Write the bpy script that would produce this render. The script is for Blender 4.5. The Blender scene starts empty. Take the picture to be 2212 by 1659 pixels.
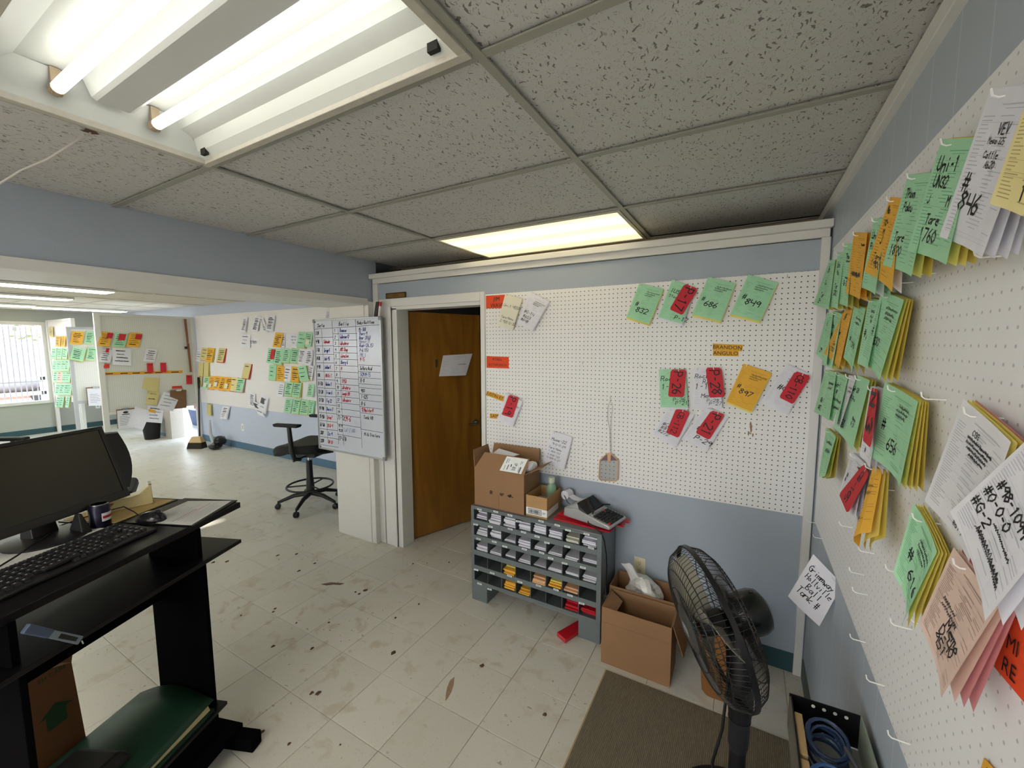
import bpy, bmesh, math, random
from mathutils import Vector as V, Matrix
from math import sin, cos, pi, radians
S = bpy.context.scene
COL = S.collection
# ---------------------------------------------------------------- camera
FPX = 893.36
YAW, PITCH, ROLL = -0.51507, -0.09670, -0.003066
CAM = V((0, 0, 1.7115))
fwd = V((sin(YAW)*cos(PITCH), cos(YAW)*cos(PITCH), sin(PITCH)))
rt0 = V((cos(YAW), -sin(YAW), 0)); up0 = rt0.cross(fwd)
rgt = rt0*cos(ROLL) + up0*sin(ROLL); upv = -rt0*sin(ROLL) + up0*cos(ROLL)
cd = bpy.data.cameras.new('camera'); cam = bpy.data.objects.new('camera', cd); COL.objects.link(cam)
cd.sensor_fit = 'HORIZONTAL'; cd.sensor_width = 36; cd.lens = FPX/2212*36; cd.clip_start = .02; cd.clip_end = 300
m4 = Matrix((rgt, upv, -fwd)).transposed().to_4x4(); m4.translation = CAM; cam.matrix_world = m4
S.camera = cam
# ---------------------------------------------------------------- light
S.view_settings.view_transform = 'Standard'; S.view_settings.look = 'None'; S.view_settings.gamma = 1
S.view_settings.use_curve_mapping = False
S.view_settings.exposure = 0.46
TUBE, LENS, REAR_FILL, FARL, SKY, SUN = 4.0, 1.75, 15.5, 9.0, 5.5, 9.0
w = bpy.data.worlds.new('World'); S.world = w; w.use_nodes = True
nt = w.node_tree; bg = nt.nodes['Background']
tc = nt.nodes.new('ShaderNodeTexCoord'); sx = nt.nodes.new('ShaderNodeSeparateXYZ'); cr = nt.nodes.new('ShaderNodeValToRGB')
nt.links.new(tc.outputs['Generated'], sx.inputs[0]); nt.links.new(sx.outputs['Z'], cr.inputs[0]); nt.links.new(cr.outputs[0], bg.inputs[0])
cr.color_ramp.elements[0].color = (.92, .95, 1, 1); cr.color_ramp.elements[1].color = (.55, .74, 1, 1)
bg.inputs[1].default_value = SKY
sl = bpy.data.lights.new('sun', 'SUN'); so = bpy.data.objects.new('sun', sl); COL.objects.link(so)
sl.energy = SUN; sl.angle = radians(.8); sl.color = (1, .95, .86)
so.rotation_euler = V((.17, 1, -.41)).to_track_quat('-Z', 'Y').to_euler(); so.location = (-5, -20, 12)
# ---------------------------------------------------------------- helpers
def ray(x, y): return rgt*((x-1106)/FPX) - upv*((y-829.5)/FPX) + fwd
def X(x, y, c): v = ray(x, y); return CAM + v*((c-CAM.x)/v.x)
def Y(x, y, c): v = ray(x, y); return CAM + v*((c-CAM.y)/v.y)
def Z(x, y, c): v = ray(x, y); return CAM + v*((c-CAM.z)/v.z)
def lin(h):
    h = h.lstrip('#'); o = []
    for i in (0, 2, 4):
        c = int(h[i:i+2], 16)/255; o.append(c/12.92 if c <= .04045 else ((c+.055)/1.055)**2.4)
    return tuple(o)+(1,)
MATS = {}
def mat(name, hexc, rough=.6, metal=0., var=.08, scale=30., bump=0., bscale=200., emit=None, alpha=1., trans=0., spec=.5, coat=0., ior=1.45):
    if name in MATS: return MATS[name]
    m = bpy.data.materials.new(name); m.use_nodes = True; N = m.node_tree.nodes; L = m.node_tree.links
    b = N['Principled BSDF']; c = lin(hexc)
    b.inputs['Roughness'].default_value = rough; b.inputs['Metallic'].default_value = metal
    b.inputs['Specular IOR Level'].default_value = spec; b.inputs['Coat Weight'].default_value = coat
    b.inputs['Alpha'].default_value = alpha; b.inputs['Transmission Weight'].default_value = trans; b.inputs['IOR'].default_value = ior
    g = N.new('ShaderNodeNewGeometry')
    t = N.new('ShaderNodeTexNoise'); t.inputs['Scale'].default_value = scale; t.inputs['Detail'].default_value = 4
    L.new(g.outputs['Position'], t.inputs['Vector'])
    mx = N.new('ShaderNodeMix'); mx.data_type = 'RGBA'
    mx.inputs['A'].default_value = tuple(min(1, q*(1-var)) for q in c[:3])+(1,)
    mx.inputs['B'].default_value = tuple(min(1, q*(1+var)) for q in c[:3])+(1,)
    L.new(t.outputs['Fac'], mx.inputs['Factor']); L.new(mx.outputs['Result'], b.inputs['Base Color'])
    if bump:
        t2 = N.new('ShaderNodeTexNoise'); t2.inputs['Scale'].default_value = bscale; t2.inputs['Detail'].default_value = 3
        L.new(g.outputs['Position'], t2.inputs['Vector'])
        bp = N.new('ShaderNodeBump'); bp.inputs['Strength'].default_value = bump; bp.inputs['Distance'].default_value = .002
        L.new(t2.outputs['Fac'], bp.inputs['Height']); L.new(bp.outputs['Normal'], b.inputs['Normal'])
    if emit: b.inputs['Emission Color'].default_value = c; b.inputs['Emission Strength'].default_value = emit
    MATS[name] = m; return m
class NG:  # small node helper
    def __init__(s, m): s.N = m.node_tree.nodes; s.L = m.node_tree.links; s.b = s.N['Principled BSDF']
    def n(s, t, **k):
        q = s.N.new('ShaderNode'+t)
        for a, v in k.items(): setattr(q, a, v)
        return q
    def math(s, op, a, b=None):
        q = s.N.new('ShaderNodeMath'); q.operation = op
        for i, v in enumerate((a, b)):
            if v is None: continue
            if isinstance(v, (int, float)): q.inputs[i].default_value = v
            else: s.L.new(v, q.inputs[i])
        return q.outputs[0]
    def mix(s, f, a, b):
        q = s.N.new('ShaderNodeMix'); q.data_type = 'RGBA'
        for nm, v in (('Factor', f), ('A', a), ('B', b)):
            if isinstance(v, (int, float)): q.inputs[nm].default_value = v
            elif isinstance(v, tuple): q.inputs[nm].default_value = v
            else: s.L.new(v, q.inputs[nm])
        return q.outputs['Result']
    def noise(s, sc, vec=None, det=3, out='Fac', dist=0):
        q = s.N.new('ShaderNodeTexNoise'); q.inputs['Scale'].default_value = sc; q.inputs['Detail'].default_value = det; q.inputs['Distortion'].default_value = dist
        if vec is not None: s.L.new(vec, q.inputs['Vector'])
        return q.outputs[out]
    def ramp(s, f, lo, hi):
        q = s.N.new('ShaderNodeMapRange'); q.inputs['From Min'].default_value = lo; q.inputs['From Max'].default_value = hi
        s.L.new(f, q.inputs['Value']); return q.outputs[0]
    def pos(s, scale=(1, 1, 1)):
        g = s.N.new('ShaderNodeNewGeometry'); mp = s.N.new('ShaderNodeMapping'); mp.inputs['Scale'].default_value = scale
        s.L.new(g.outputs['Position'], mp.inputs['Vector']); return mp.outputs[0]
    def bump(s, h, st, d=.002):
        q = s.N.new('ShaderNodeBump'); q.inputs['Strength'].default_value = st; q.inputs['Distance'].default_value = d
        s.L.new(h, q.inputs['Height']); s.L.new(q.outputs[0], s.b.inputs['Normal'])
def newmat(name, rough=.6):
    m = bpy.data.materials.new(name); m.use_nodes = True; g = NG(m); g.b.inputs['Roughness'].default_value = rough; MATS[name] = m; return m, g
ORG = {}
def tag(o, label=None, cat=None, group=None, kind=None):
    if label: o['label'] = label
    if cat: o['category'] = cat
    if group: o['group'] = group
    if kind: o['kind'] = kind
    return o
def empty(name, loc, label=None, cat=None, group=None):
    o = bpy.data.objects.new(name, None); o.empty_display_size = .05; o.location = loc; COL.objects.link(o); ORG[o.name] = V(loc)
    return tag(o, label, cat, group)
class MB:
    def __init__(s): s.v = []; s.f = []; s.m = []; s.T = None
    def add(s, pts, fs, m=0):
        b = len(s.v)
        for p in pts: s.v.append(s.T @ V(p) if s.T else V(p))
        for f in fs: s.f.append([b+i for i in f]); s.m.append(m)
    def quad(s, *p, m=0): s.add(p, [list(range(len(p)))], m)
    def hexa(s, p, m=0): s.add(p, [(0, 3, 2, 1), (4, 5, 6, 7), (0, 1, 5, 4), (1, 2, 6, 5), (2, 3, 7, 6), (3, 0, 4, 7)], m); return s
    def box(s, a, b, m=0):
        (x0, y0, z0), (x1, y1, z1) = a, b
        x0, x1 = min(x0, x1), max(x0, x1); y0, y1 = min(y0, y1), max(y0, y1); z0, z1 = min(z0, z1), max(z0, z1)
        s.hexa([(x0, y0, z0), (x1, y0, z0), (x1, y1, z0), (x0, y1, z0), (x0, y0, z1), (x1, y0, z1), (x1, y1, z1), (x0, y1, z1)], m)
        return s
    def slab(s, ps, t, m=0):  # four corner points, thickness vector
        t = V(t); s.hexa([V(p) for p in ps]+[V(p)+t for p in ps], m); return s
    def rings(s, rs, m=0, cap=True, close=False):
        b = len(s.v); n = len(rs[0]); fs = []
        for r in rs:
            for p in r: s.v.append(s.T @ V(p) if s.T else V(p))
        k = len(rs)
        for i in range(k if close else k-1):
            for j in range(n):
                fs.append([b+i*n+j, b+i*n+(j+1) % n, b+((i+1) % k)*n+(j+1) % n, b+((i+1) % k)*n+j])
        if cap and not close: fs += [[b+j for j in range(n)][::-1], [b+(k-1)*n+j for j in range(n)]]
        s.f += fs; s.m += [m]*len(fs); return s
    def tube(s, pts, r, n=6, m=0, close=False):
        pts = [V(p) for p in pts]; rs = []; k = len(pts); u = None
        for i, p in enumerate(pts):
            if close: d = pts[(i+1) % k]-pts[i-1]
            else: d = pts[min(i+1, k-1)]-pts[max(i-1, 0)]
            if d.length < 1e-9: d = V((0, 0, 1))
            d.normalize()
            if u is None: u = d.orthogonal().normalized()
            else:
                u = u-d*u.dot(d)
                u = u.normalized() if u.length > 1e-6 else d.orthogonal().normalized()
            w_ = d.cross(u); rr = r[i] if isinstance(r, (list, tuple)) else r
            rs.append([p+(u*cos(2*pi*j/n)+w_*sin(2*pi*j/n))*rr for j in range(n)])
        return s.rings(rs, m, True, close)
    def cyl(s, p, q, r, r2=None, n=16, m=0): return s.tube([p, q], [r, r if r2 is None else r2], n, m)
    def lathe(s, prof, c, ax=(0, 0, 1), n=20, m=0, cap=True):
        ax = V(ax).normalized(); u = ax.orthogonal().normalized(); w_ = ax.cross(u); c = V(c)
        return s.rings([[c+ax*z+(u*cos(2*pi*j/n)+w_*sin(2*pi*j/n))*max(r, 1e-4) for j in range(n)] for r, z in prof], m, cap)
    def grid(s, fn, nu, nv, m=0):
        b = len(s.v)
        for j in range(nv+1):
            for i in range(nu+1):
                p = V(fn(i/nu, j/nv)); s.v.append(s.T @ p if s.T else p)
        for j in range(nv):
            for i in range(nu):
                a = b+j*(nu+1)+i; s.f.append([a, a+1, a+nu+2, a+nu+1]); s.m.append(m)
        return s
    def build(s, name, mats, parent=None, loc=None, smooth=0, bevel=0, kind=None, solid=0):
        if not isinstance(mats, (list, tuple)): mats = [mats]
        if parent is not None: o0 = ORG[parent.name]
        elif loc is not None: o0 = V(loc)
        else:
            xs = [p.x for p in s.v]; ys = [p.y for p in s.v]; zs = [p.z for p in s.v]
            o0 = V(((min(xs)+max(xs))/2, (min(ys)+max(ys))/2, min(zs)))
        me = bpy.data.meshes.new(name); me.from_pydata([p-o0 for p in s.v], [], s.f)
        for q in mats: me.materials.append(q)
        me.polygons.foreach_set('material_index', s.m)
        bm = bmesh.new(); bm.from_mesh(me); bmesh.ops.recalc_face_normals(bm, faces=bm.faces); bm.to_mesh(me); bm.free()
        if smooth: me.shade_smooth(); me.set_sharp_from_angle(angle=radians(smooth if smooth > 1 else 40))
        o = bpy.data.objects.new(name, me); COL.objects.link(o)
        if parent is not None: o.parent = parent; ORG[o.name] = o0
        else: o.location = o0; ORG[o.name] = o0
        if bevel:
            md = o.modifiers.new('bevel', 'BEVEL'); md.width = bevel; md.segments = 2; md.limit_method = 'ANGLE'
        if solid:
            md = o.modifiers.new('solid', 'SOLIDIFY'); md.thickness = solid; md.offset = 0
        if kind: o['kind'] = kind
        return o
def inst(me, name, loc, parent, rot=None):
    o = bpy.data.objects.new(name, me); COL.objects.link(o); o.parent = parent; o.location = V(loc)-ORG[parent.name]; ORG[o.name] = V(loc)
    if rot: o.rotation_euler = rot
    return o
def struct(o): o['kind'] = 'structure'; return o
def bx(a, b, name, m, parent=None, **k): return MB().box(a, b).build(name, m, parent, **k)
def arc(c, a, b, r, t0, t1, n): return [V(c)+V(a)*r*cos(t0+(t1-t0)*i/n)+V(b)*r*sin(t0+(t1-t0)*i/n) for i in range(n+1)]
# ---------------------------------------------------------------- materials
m_wall = mat('blue_wall_paint', '#a6b0bc', .55, var=.03, scale=4, bump=.25, bscale=220)
m_farwall = mat('pale_blue_paint', '#c3cce0', .55, var=.03, scale=4, bump=.2, bscale=160)
m_greenwall = mat('grey_green_paint', '#a9aca4', .6, var=.03, scale=3)
m_trim = mat('white_trim_paint', '#dbdad6', .4, var=.03, scale=12, bump=.1, bscale=90)
m_white = mat('white_enamel', '#e9ebe8', .3, var=.02)
m_teal = mat('teal_vinyl_base', '#2f4f56', .5, var=.06)
m_bluebase = mat('blue_vinyl_base', '#54758f', .45, var=.06)
m_tbar = mat('painted_grid_metal', '#95958b', .45, var=.05, scale=9)
m_dark = mat('black_plastic', '#17171a', .42, var=.15)
m_black = mat('matte_black', '#0d0d0f', .6, var=.2)
m_gap = mat('dark_cavity', '#20201e', .8)
m_ink = mat('black_marker_ink', '#17171d', .6)
m_blueink = mat('blue_marker_ink', '#3a4fa0', .6)
m_redink = mat('red_marker_ink', '#c8404a', .6)
m_print = mat('grey_print', '#8d9296', .7)
m_card = mat('brown_cardboard', '#94704f', .75, var=.07, scale=14, bump=.1, bscale=60)
m_card2 = mat('tan_cardboard', '#b08a5c', .75, var=.1, scale=25, bump=.15, bscale=80)
m_chrome = mat('bright_metal', '#c9c9c6', .25, 1.)
m_hook = mat('white_hook_plastic', '#ecebea', .35)
PAPER = {}
def paper(k):
    if k not in PAPER:
        hx = {'green': '#b0e6be', 'orange': '#f6bd46', 'white': '#eeeef6', 'yellow': '#f2e27c', 'cream': '#eeebd9', 'pale': '#f0e3a4', 'pink': '#e8cdc0', 'rose': '#e0a0a4', 'red': '#d63440', 'sign': '#f0552b', 'olive': '#e0cd62', 'strip': '#eeb23c', 'manila': '#e0d394', 'redorange': '#e2402e'}[k]
        m = PAPER[k] = mat(k+'_paper', hx, .75, var=.025, scale=25); g = NG(m); tr_ = g.n('BsdfTranslucent'); ms_ = g.n('MixShader'); ms_.inputs[0].default_value = .14
        g.L.new(g.b.inputs['Base Color'].links[0].from_socket, tr_.inputs[0]); g.L.new(g.b.outputs[0], ms_.inputs[1]); g.L.new(tr_.outputs[0], ms_.inputs[2]); g.L.new(ms_.outputs[0], g.N['Material Output'].inputs[0])
    return PAPER[k]
PRN = {}
def prn(k):
    if k not in PRN:
        hx = {'green': '#7cb991', 'orange': '#b98a35', 'white': '#c2c4cc', 'cream': '#b3b1a6', 'pale': '#b9a874', 'pink': '#a88f86', 'yellow': '#a99b52', 'manila': '#a89c68'}.get(k, '#8d9296')
        PRN[k] = mat(k+'_form_print', hx, .75)
    return PRN[k]
# ---- vinyl floor tile
m_tile, g = newmat('vinyl_tile', .33)
p = g.pos(); oi = g.n('ObjectInfo')
base = g.mix(oi.outputs['Random'], lin('#cbc8bd'), lin('#d2cfc5'))
fl = g.ramp(g.noise(55, g.pos((1, 2.2, 1)), 2), .62, .72); base = g.mix(g.math('MULTIPLY', fl, .35), base, lin('#a39b8c'))
bl = g.math('MULTIPLY', g.ramp(g.noise(9, p, 4, dist=.5), .56, .66), g.ramp(g.noise(1.1, p, 2), .34, .56))
base = g.mix(g.math('MULTIPLY', bl, .42), base, lin('#a88f70'))
sp = g.math('MULTIPLY', g.ramp(g.noise(24, g.pos((1, 1.7, 1)), 3), .655, .70), g.ramp(g.noise(2.1, p, 2), .40, .60))
base = g.mix(g.math('MULTIPLY', sp, .7), base, lin('#7d6a57'))
g.L.new(base, g.b.inputs['Base Color'])
g.L.new(g.math('ADD', .26, g.math('MULTIPLY', g.noise(9, p, 4), .25)), g.b.inputs['Roughness'])
g.bump(g.noise(5, p, 2), .12, .004)
# ---- fissured ceiling tile
m_ctile, g = newmat('fissured_ceiling_tile', .9)
nv = g.n('VectorMath', operation='ADD')
g.L.new(g.pos((1, 1, 1)), nv.inputs[0])
dn = g.n('TexNoise'); dn.inputs['Scale'].default_value = 38; g.L.new(g.pos(), dn.inputs['Vector'])
ds = g.n('VectorMath', operation='SCALE'); g.L.new(dn.outputs['Color'], ds.inputs[0]); ds.inputs['Scale'].default_value = .04
g.L.new(ds.outputs[0], nv.inputs[1])
mp = g.n('Mapping'); mp.inputs['Rotation'].default_value = (0, 0, .5); mp.inputs['Scale'].default_value = (100, 30, 1); g.L.new(nv.outputs[0], mp.inputs['Vector'])
vo = g.n('TexVoronoi'); vo.voronoi_dimensions = '2D'; vo.inputs['Scale'].default_value = 1; g.L.new(mp.outputs[0], vo.inputs['Vector'])
mp2 = g.n('Mapping'); mp2.inputs['Rotation'].default_value = (0, 0, .35); mp2.inputs['Scale'].default_value = (260, 130, 1); g.L.new(nv.outputs[0], mp2.inputs['Vector'])
vo2 = g.n('TexVoronoi'); vo2.voronoi_dimensions = '2D'; vo2.inputs['Scale'].default_value = 1; g.L.new(mp2.outputs[0], vo2.inputs['Vector'])
sc_ = g.n('SeparateColor'); g.L.new(vo.outputs['Color'], sc_.inputs[0])
sc2 = g.n('SeparateColor'); g.L.new(vo2.outputs['Color'], sc2.inputs[0])
big = g.math('MULTIPLY', g.math('LESS_THAN', vo.outputs['Distance'], .2), g.math('GREATER_THAN', sc_.outputs[0], .62))
sml = g.math('MULTIPLY', g.math('LESS_THAN', vo2.outputs['Distance'], .26), g.math('GREATER_THAN', sc2.outputs[0], .7))
cb = g.mix(g.noise(2.2, g.pos(), 2), lin('#bab9b8'), lin('#c4c3c1'))
cb = g.mix(g.math('MULTIPLY', sml, .55), cb, lin('#78746c')); cb = g.mix(g.math('MULTIPLY', big, .8), cb, lin('#57514a'))
g.L.new(cb, g.b.inputs['Base Color'])
m_ctile_far = mat('pale_ceiling_tile', '#d6d2c8', .9, var=.03)
# ---- pegboards
def pegmat(name, a1, o1, a2, o2, hole, rad=.0030, basec='#e8e7e5'):
    m, g = newmat(name, .5)
    ge = g.n('NewGeometry'); sp = g.n('SeparateXYZ'); g.L.new(ge.outputs['Position'], sp.inputs[0])
    fr = []
    for a, o in ((a1, o1), (a2, o2)):
        fr.append(g.math('SUBTRACT', g.math('FRACT', g.math('DIVIDE', g.math('SUBTRACT', sp.outputs[a], o), .0254)), .5))
    d2 = g.math('ADD', g.math('MULTIPLY', fr[0], fr[0]), g.math('MULTIPLY', fr[1], fr[1]))
    msk = g.math('LESS_THAN', d2, (rad/.0254)**2)
    bc = g.mix(g.noise(3, ge.outputs['Position'], 3), lin(basec), tuple(min(1, q*1.06) for q in lin(basec)[:3])+(1,))
    g.L.new(g.mix(msk, bc, lin(hole)), g.b.inputs['Base Color'])
    g.bump(g.math('MULTIPLY', msk, -1), .4, .004)
    return m
m_peg_back = pegmat('pegboard_back', 'X', -1.6016, 'Z', .8487, '#2e2a28')
m_peg_right = pegmat('pegboard_side', 'Y', .01, 'Z', .8807, '#bdbcc2', .0026, '#e7e7e9')
m_peg_farx = pegmat('pegboard_far', 'X', 0, 'Z', 0, '#b3aaa8', .0028, '#e6e3e4')
m_peg_fary = pegmat('pegboard_partition', 'Y', 0, 'Z', 0, '#9d9c96', .0030, '#d9dad4')
# ================================================================ structure
D, XR, HC, XH, XF = 2.466, .324, 2.379, -2.70, -11.9
YS, YN = -3.0, 3.635
def rects(mb, u0, u1, v0, v1, holes, put):  # wall sheet with rectangular holes, split into boxes
    us = sorted({u0, u1, *[h[0] for h in holes], *[h[1] for h in holes]}); vs = sorted({v0, v1, *[h[2] for h in holes], *[h[3] for h in holes]})
    for i in range(len(us)-1):
        for j in range(len(vs)-1):
            cu, cv = (us[i]+us[i+1])/2, (vs[j]+vs[j+1])/2
            if any(h[0] < cu < h[1] and h[2] < cv < h[3] for h in holes): continue
            put(us[i], us[i+1], vs[j], vs[j+1])
mb = MB(); rects(mb, XH, XR, 0, 2.20, [(-2.45, -1.64, 0, 2.0)], lambda a, b, c, e: mb.box((a, D, c), (b, D+.11, e)))
wb = struct(mb.build('wall_back', m_wall, loc=(-1, D, 0)))
mb = MB(); mb.box((XR, YS, 0), (XR+.1, 4.3, HC+.3))
m_wallr, g = newmat('blue_wall_panelling', .5)
ge = g.n('NewGeometry'); sp = g.n('SeparateXYZ'); g.L.new(ge.outputs['Position'], sp.inputs[0])
gr = g.math('LESS_THAN', g.math('ABSOLUTE', g.math('SUBTRACT', g.math('FRACT', g.math('DIVIDE', sp.outputs['Y'], .135)), .5)), .022)
g.L.new(g.mix(gr, lin('#afb8c4'), lin('#bcc4ce')), g.b.inputs['Base Color']); g.bump(g.math('MULTIPLY', gr, -1), .3, .003)
struct(mb.build('wall_right', m_wallr, loc=(XR, 0, 0)))
# header beam on the left and the post it lands on
mb = MB(); mb.box((-3.17, YS, 2.06), (XH-.012, 2.5, HC+.25)); struct(mb.build('wall_left', m_wall, loc=(-2.9, 0, 2.06)))
mb = MB(); mb.box((XH-.014, YS, 2.03), (XH+.004, 2.39, 2.082)); mb.box((-3.18, YS, 2.03), (XH-.012, 2.39, 2.062)); mb.box((-3.19, YS, 2.03), (-3.168, 2.39, 2.082))
struct(mb.build('trim_1', m_trim, loc=(-2.9, 0, 2.03), bevel=.002))
mb = MB(); mb.box((-3.18, 2.39, 0), (XH-.05, 2.5, 2.06)); mb.box((XH-.05, 2.395, 0), (XH, 2.48, 2.06))
struct(mb.build('wall_post', mat('post_white_paint', '#d9d7d1', .5, var=.05, scale=5, bump=.1), loc=(-2.94, 2.44, 0), bevel=.003))
# white trim round the back wall
zc = 2.279
mb = MB(); mb.box((XH-.012, D-.045, 2.243), (XR-.002, D+.12, zc)); mb.box((XH, D-.02, 2.203), (XR-.01, D+.002, 2.243))
struct(mb.build('trim_2', m_trim, loc=(-1.2, D, 2.2), bevel=.003))
struct(bx((XH, D-.02, 0), (XH+.058, D+.002, 2.203), 'trim_3', m_trim, bevel=.002))
struct(bx((.282, D-.02, .0), (XR-.006, D+.002, 2.203), 'trim_4', m_trim, bevel=.002))
# door casing
mb = MB()
mb.box((-2.628, D-.022, 0), (-2.50, D+.002, 2.075)); mb.box((-2.535, D-.03, 0), (-2.50, D+.002, 2.01)); mb.box((-2.50, D-.012, 0), (-2.447, D+.12, 2.0))
mb.box((-1.638, D-.022, 0), (-1.603, D+.002, 2.075)); mb.box((-1.642, D-.012, 0), (-1.636, D+.12, 2.0))
mb.box((-2.50, D-.022, 2.012), (-1.638, D+.002, 2.075)); mb.box((-2.50, D-.012, 1.985), (-1.638, D+.12, 2.012))
struct(mb.build('trim_5', m_trim, loc=(-2.1, D, 0), bevel=.003))
# the open door
hp = V((-2.49, D+.085, .012)); dr = V((.36, .933, 0)).normalized(); dn_ = V((dr.y, -dr.x, 0))
m_door, g = newmat('varnished_veneer', .32)
mp = g.pos((1, 1, .16)); nz = g.noise(7, mp, 5, dist=1.6)
cl = g.mix(g.ramp(nz, .3, .7), lin('#7d5019'), lin('#9d6c28')); cl = g.mix(g.math('MULTIPLY', g.ramp(g.noise(2.2, mp, 3, dist=1.), .45, .7), .5), cl, lin('#6a4012'))
g.L.new(cl, g.b.inputs['Base Color'])
mb = MB(); mb.slab([hp, hp+dr*.785, hp+dr*.785+V((0, 0, 1.97)), hp+V((0, 0, 1.97))], dn_*-.042)
door = struct(mb.build('door_1', m_door, loc=hp, bevel=.002))
m_hinge = mat('dull_hinge_metal', '#5d6157', .5, .6)
for z in (1.77, 1.12, .40):
    mb = MB(); q = hp+V((0, 0, z)); mb.slab([q+dr*.004+dn_*.001, q+dr*.04+dn_*.001, q+dr*.04+dn_*.001+V((0, 0, .1)), q+dr*.004+dn_*.001+V((0, 0, .1))], dn_*.003)
    mb.box((-2.462, D-.004, z), (-2.449, D+.06, z+.1)); mb.cyl(q+V((.006, -.012, 0)), q+V((.006, -.012, .1)), .007, n=8)
    mb.build('hinge', m_hinge, door)
q = hp+dr*.72+V((0, 0, .955)); mb = MB(); mb.lathe([(.028, 0), (.028, .006), (.01, .01), (.01, .045)], q, dn_, 14); mb.tube([q+dn_*.045, q+dn_*.05-dr*.05, q+dn_*.047-dr*.1], .009, 8); mb.build('door_handle', m_chrome, door, smooth=40)
# papers held on the door: a thing of its own, later
# far room walls
mb = MB(); WY0, WY1, WZ0, WZ1 = .95, 2.545, .637, 2.10
rects(mb, YS, YN+.1, 0, HC+.2, [(WY0, WY1, WZ0, WZ1)], lambda a, b, c, e: mb.box((XF-.1, a, c), (XF, b, e)))
struct(mb.build('wall_far', m_greenwall, loc=(XF, 0, 0)))
mb = MB(); rects(mb, XF, -3.0, 0, HC+.2, [(-10.3, -8.62, 0, 2.05)], lambda a, b, c, e: mb.box((a, YN, c), (b, YN+.1, e)))
struct(mb.build('wall_right_far', m_farwall, loc=(-7, YN, 0)))
mb = MB(); rects(mb, XF, XR+.1, 0, HC+.2, [(-5.66, -5.2, 0, 2.08), (-2.55, .15, .5, 2.15), (-10.5, -6.4, .8, 2.1)], lambda a, b, c, e: mb.box((a, YS-.1, c), (b, YS, e)))
struct(mb.build('wall_front', m_greenwall, loc=(-5, YS, 0)))
mb = MB(); mb.box((-3.0, YN, 0), (-2.9, 4.3, HC+.2)); mb.box((-3.0, 2.5, 0), (-2.9, YN, HC+.2)); mb.box((-3.0, 4.3, 0), (XR, 4.4, HC+.2))
struct(mb.build('wall_office', mat('grey_office_wall', '#7f868c', .6), loc=(-1.4, 4.2, 0)))  # one even grey for the back room walls
# baseboards
mb = MB(); mb.box((-1.60, D-.006, 0), (.282, D+.002, .103)); mb.box((-2.645, D-.004, 0), (-2.628, D+.002, .1)); struct(mb.build('baseboard_back', m_teal, loc=(-.2, D, 0)))
struct(bx((XR-.006, YS, 0), (XR+.002, D-.02, .1), 'baseboard_right', mat('dusty_teal_base', '#55645f', .6)))
struct(bx((XF-.002, YS, 0), (XF+.006, YN, .105), 'baseboard_far', m_teal))
mb = MB(); mb.box((-8.5, YN-.006, 0), (-3.0, YN+.002, .11)); mb.box((XF, YN-.006, 0), (-10.3, YN+.002, .11)); struct(mb.build('baseboard_far_right', m_bluebase, loc=(-6, YN, 0)))
# floor: tiles as parts
fl = struct(bx((XF-.1, YS-.1, -.2), (XR+.1, 4.4, -.012), 'floor', mat('floor_joint_dirt', '#8d8676', .8)))
TS = .3048
tm = MB(); h = TS/2-.0009; e = .0012
tm.rings([[(-h, -h, -.012), (h, -h, -.012), (h, h, -.012), (-h, h, -.012)], [(-h, -h, -e), (h, -h, -e), (h, h, -e), (-h, h, -e)], [(-h+e, -h+e, 0), (h-e, -h+e, 0), (h-e, h-e, 0), (-h+e, h-e, 0)]])
cells = []
for i in range(-34, 8):
    for j in range(-14, 11):
        cx, cy = -1.585+(i+.5)*TS, 1.103+(j+.5)*TS
        if not (XF < cx < XR+.12 and YS-.1 < cy < 4.4): continue
        dx = V((cx, cy, 0))-CAM; zz = dx.dot(fwd)
        vis = zz > .2 and abs(dx.dot(rgt)/zz)*FPX < 1260 and abs(dx.dot(upv)/zz)*FPX < 990
        if cy > D+.1 and cx > -2.9: vis = vis and cx < -1.5
        cells.append((not vis, dx.length, cx, cy))
cells.sort(); tme = None; rest = MB()
for k, (nv_, dd, cx, cy) in enumerate(cells):
    if k < 290 and not nv_:
        if tme is None:
            o = MB(); o.v = [p+V((cx, cy, 0)) for p in tm.v]; o.f = tm.f; o.m = tm.m
            t0 = MB(); t0.v = [V(p) for p in tm.v]; t0.f = tm.f; t0.m = tm.m
            ORG['_z'] = V((0, 0, 0)); to = t0.build('floor_tile', m_tile, loc=(0, 0, 0)); tme = to.data
            to.parent = fl; to.location = V((cx, cy, 0))-ORG['floor']
        else: inst(tme, 'floor_tile', (cx, cy, 0), fl)
    else: rest.add([p+V((cx, cy, 0)) for p in tm.v], tm.f)
rest.build('floor_tiles_beyond', m_tile, fl, kind='stuff')
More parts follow.
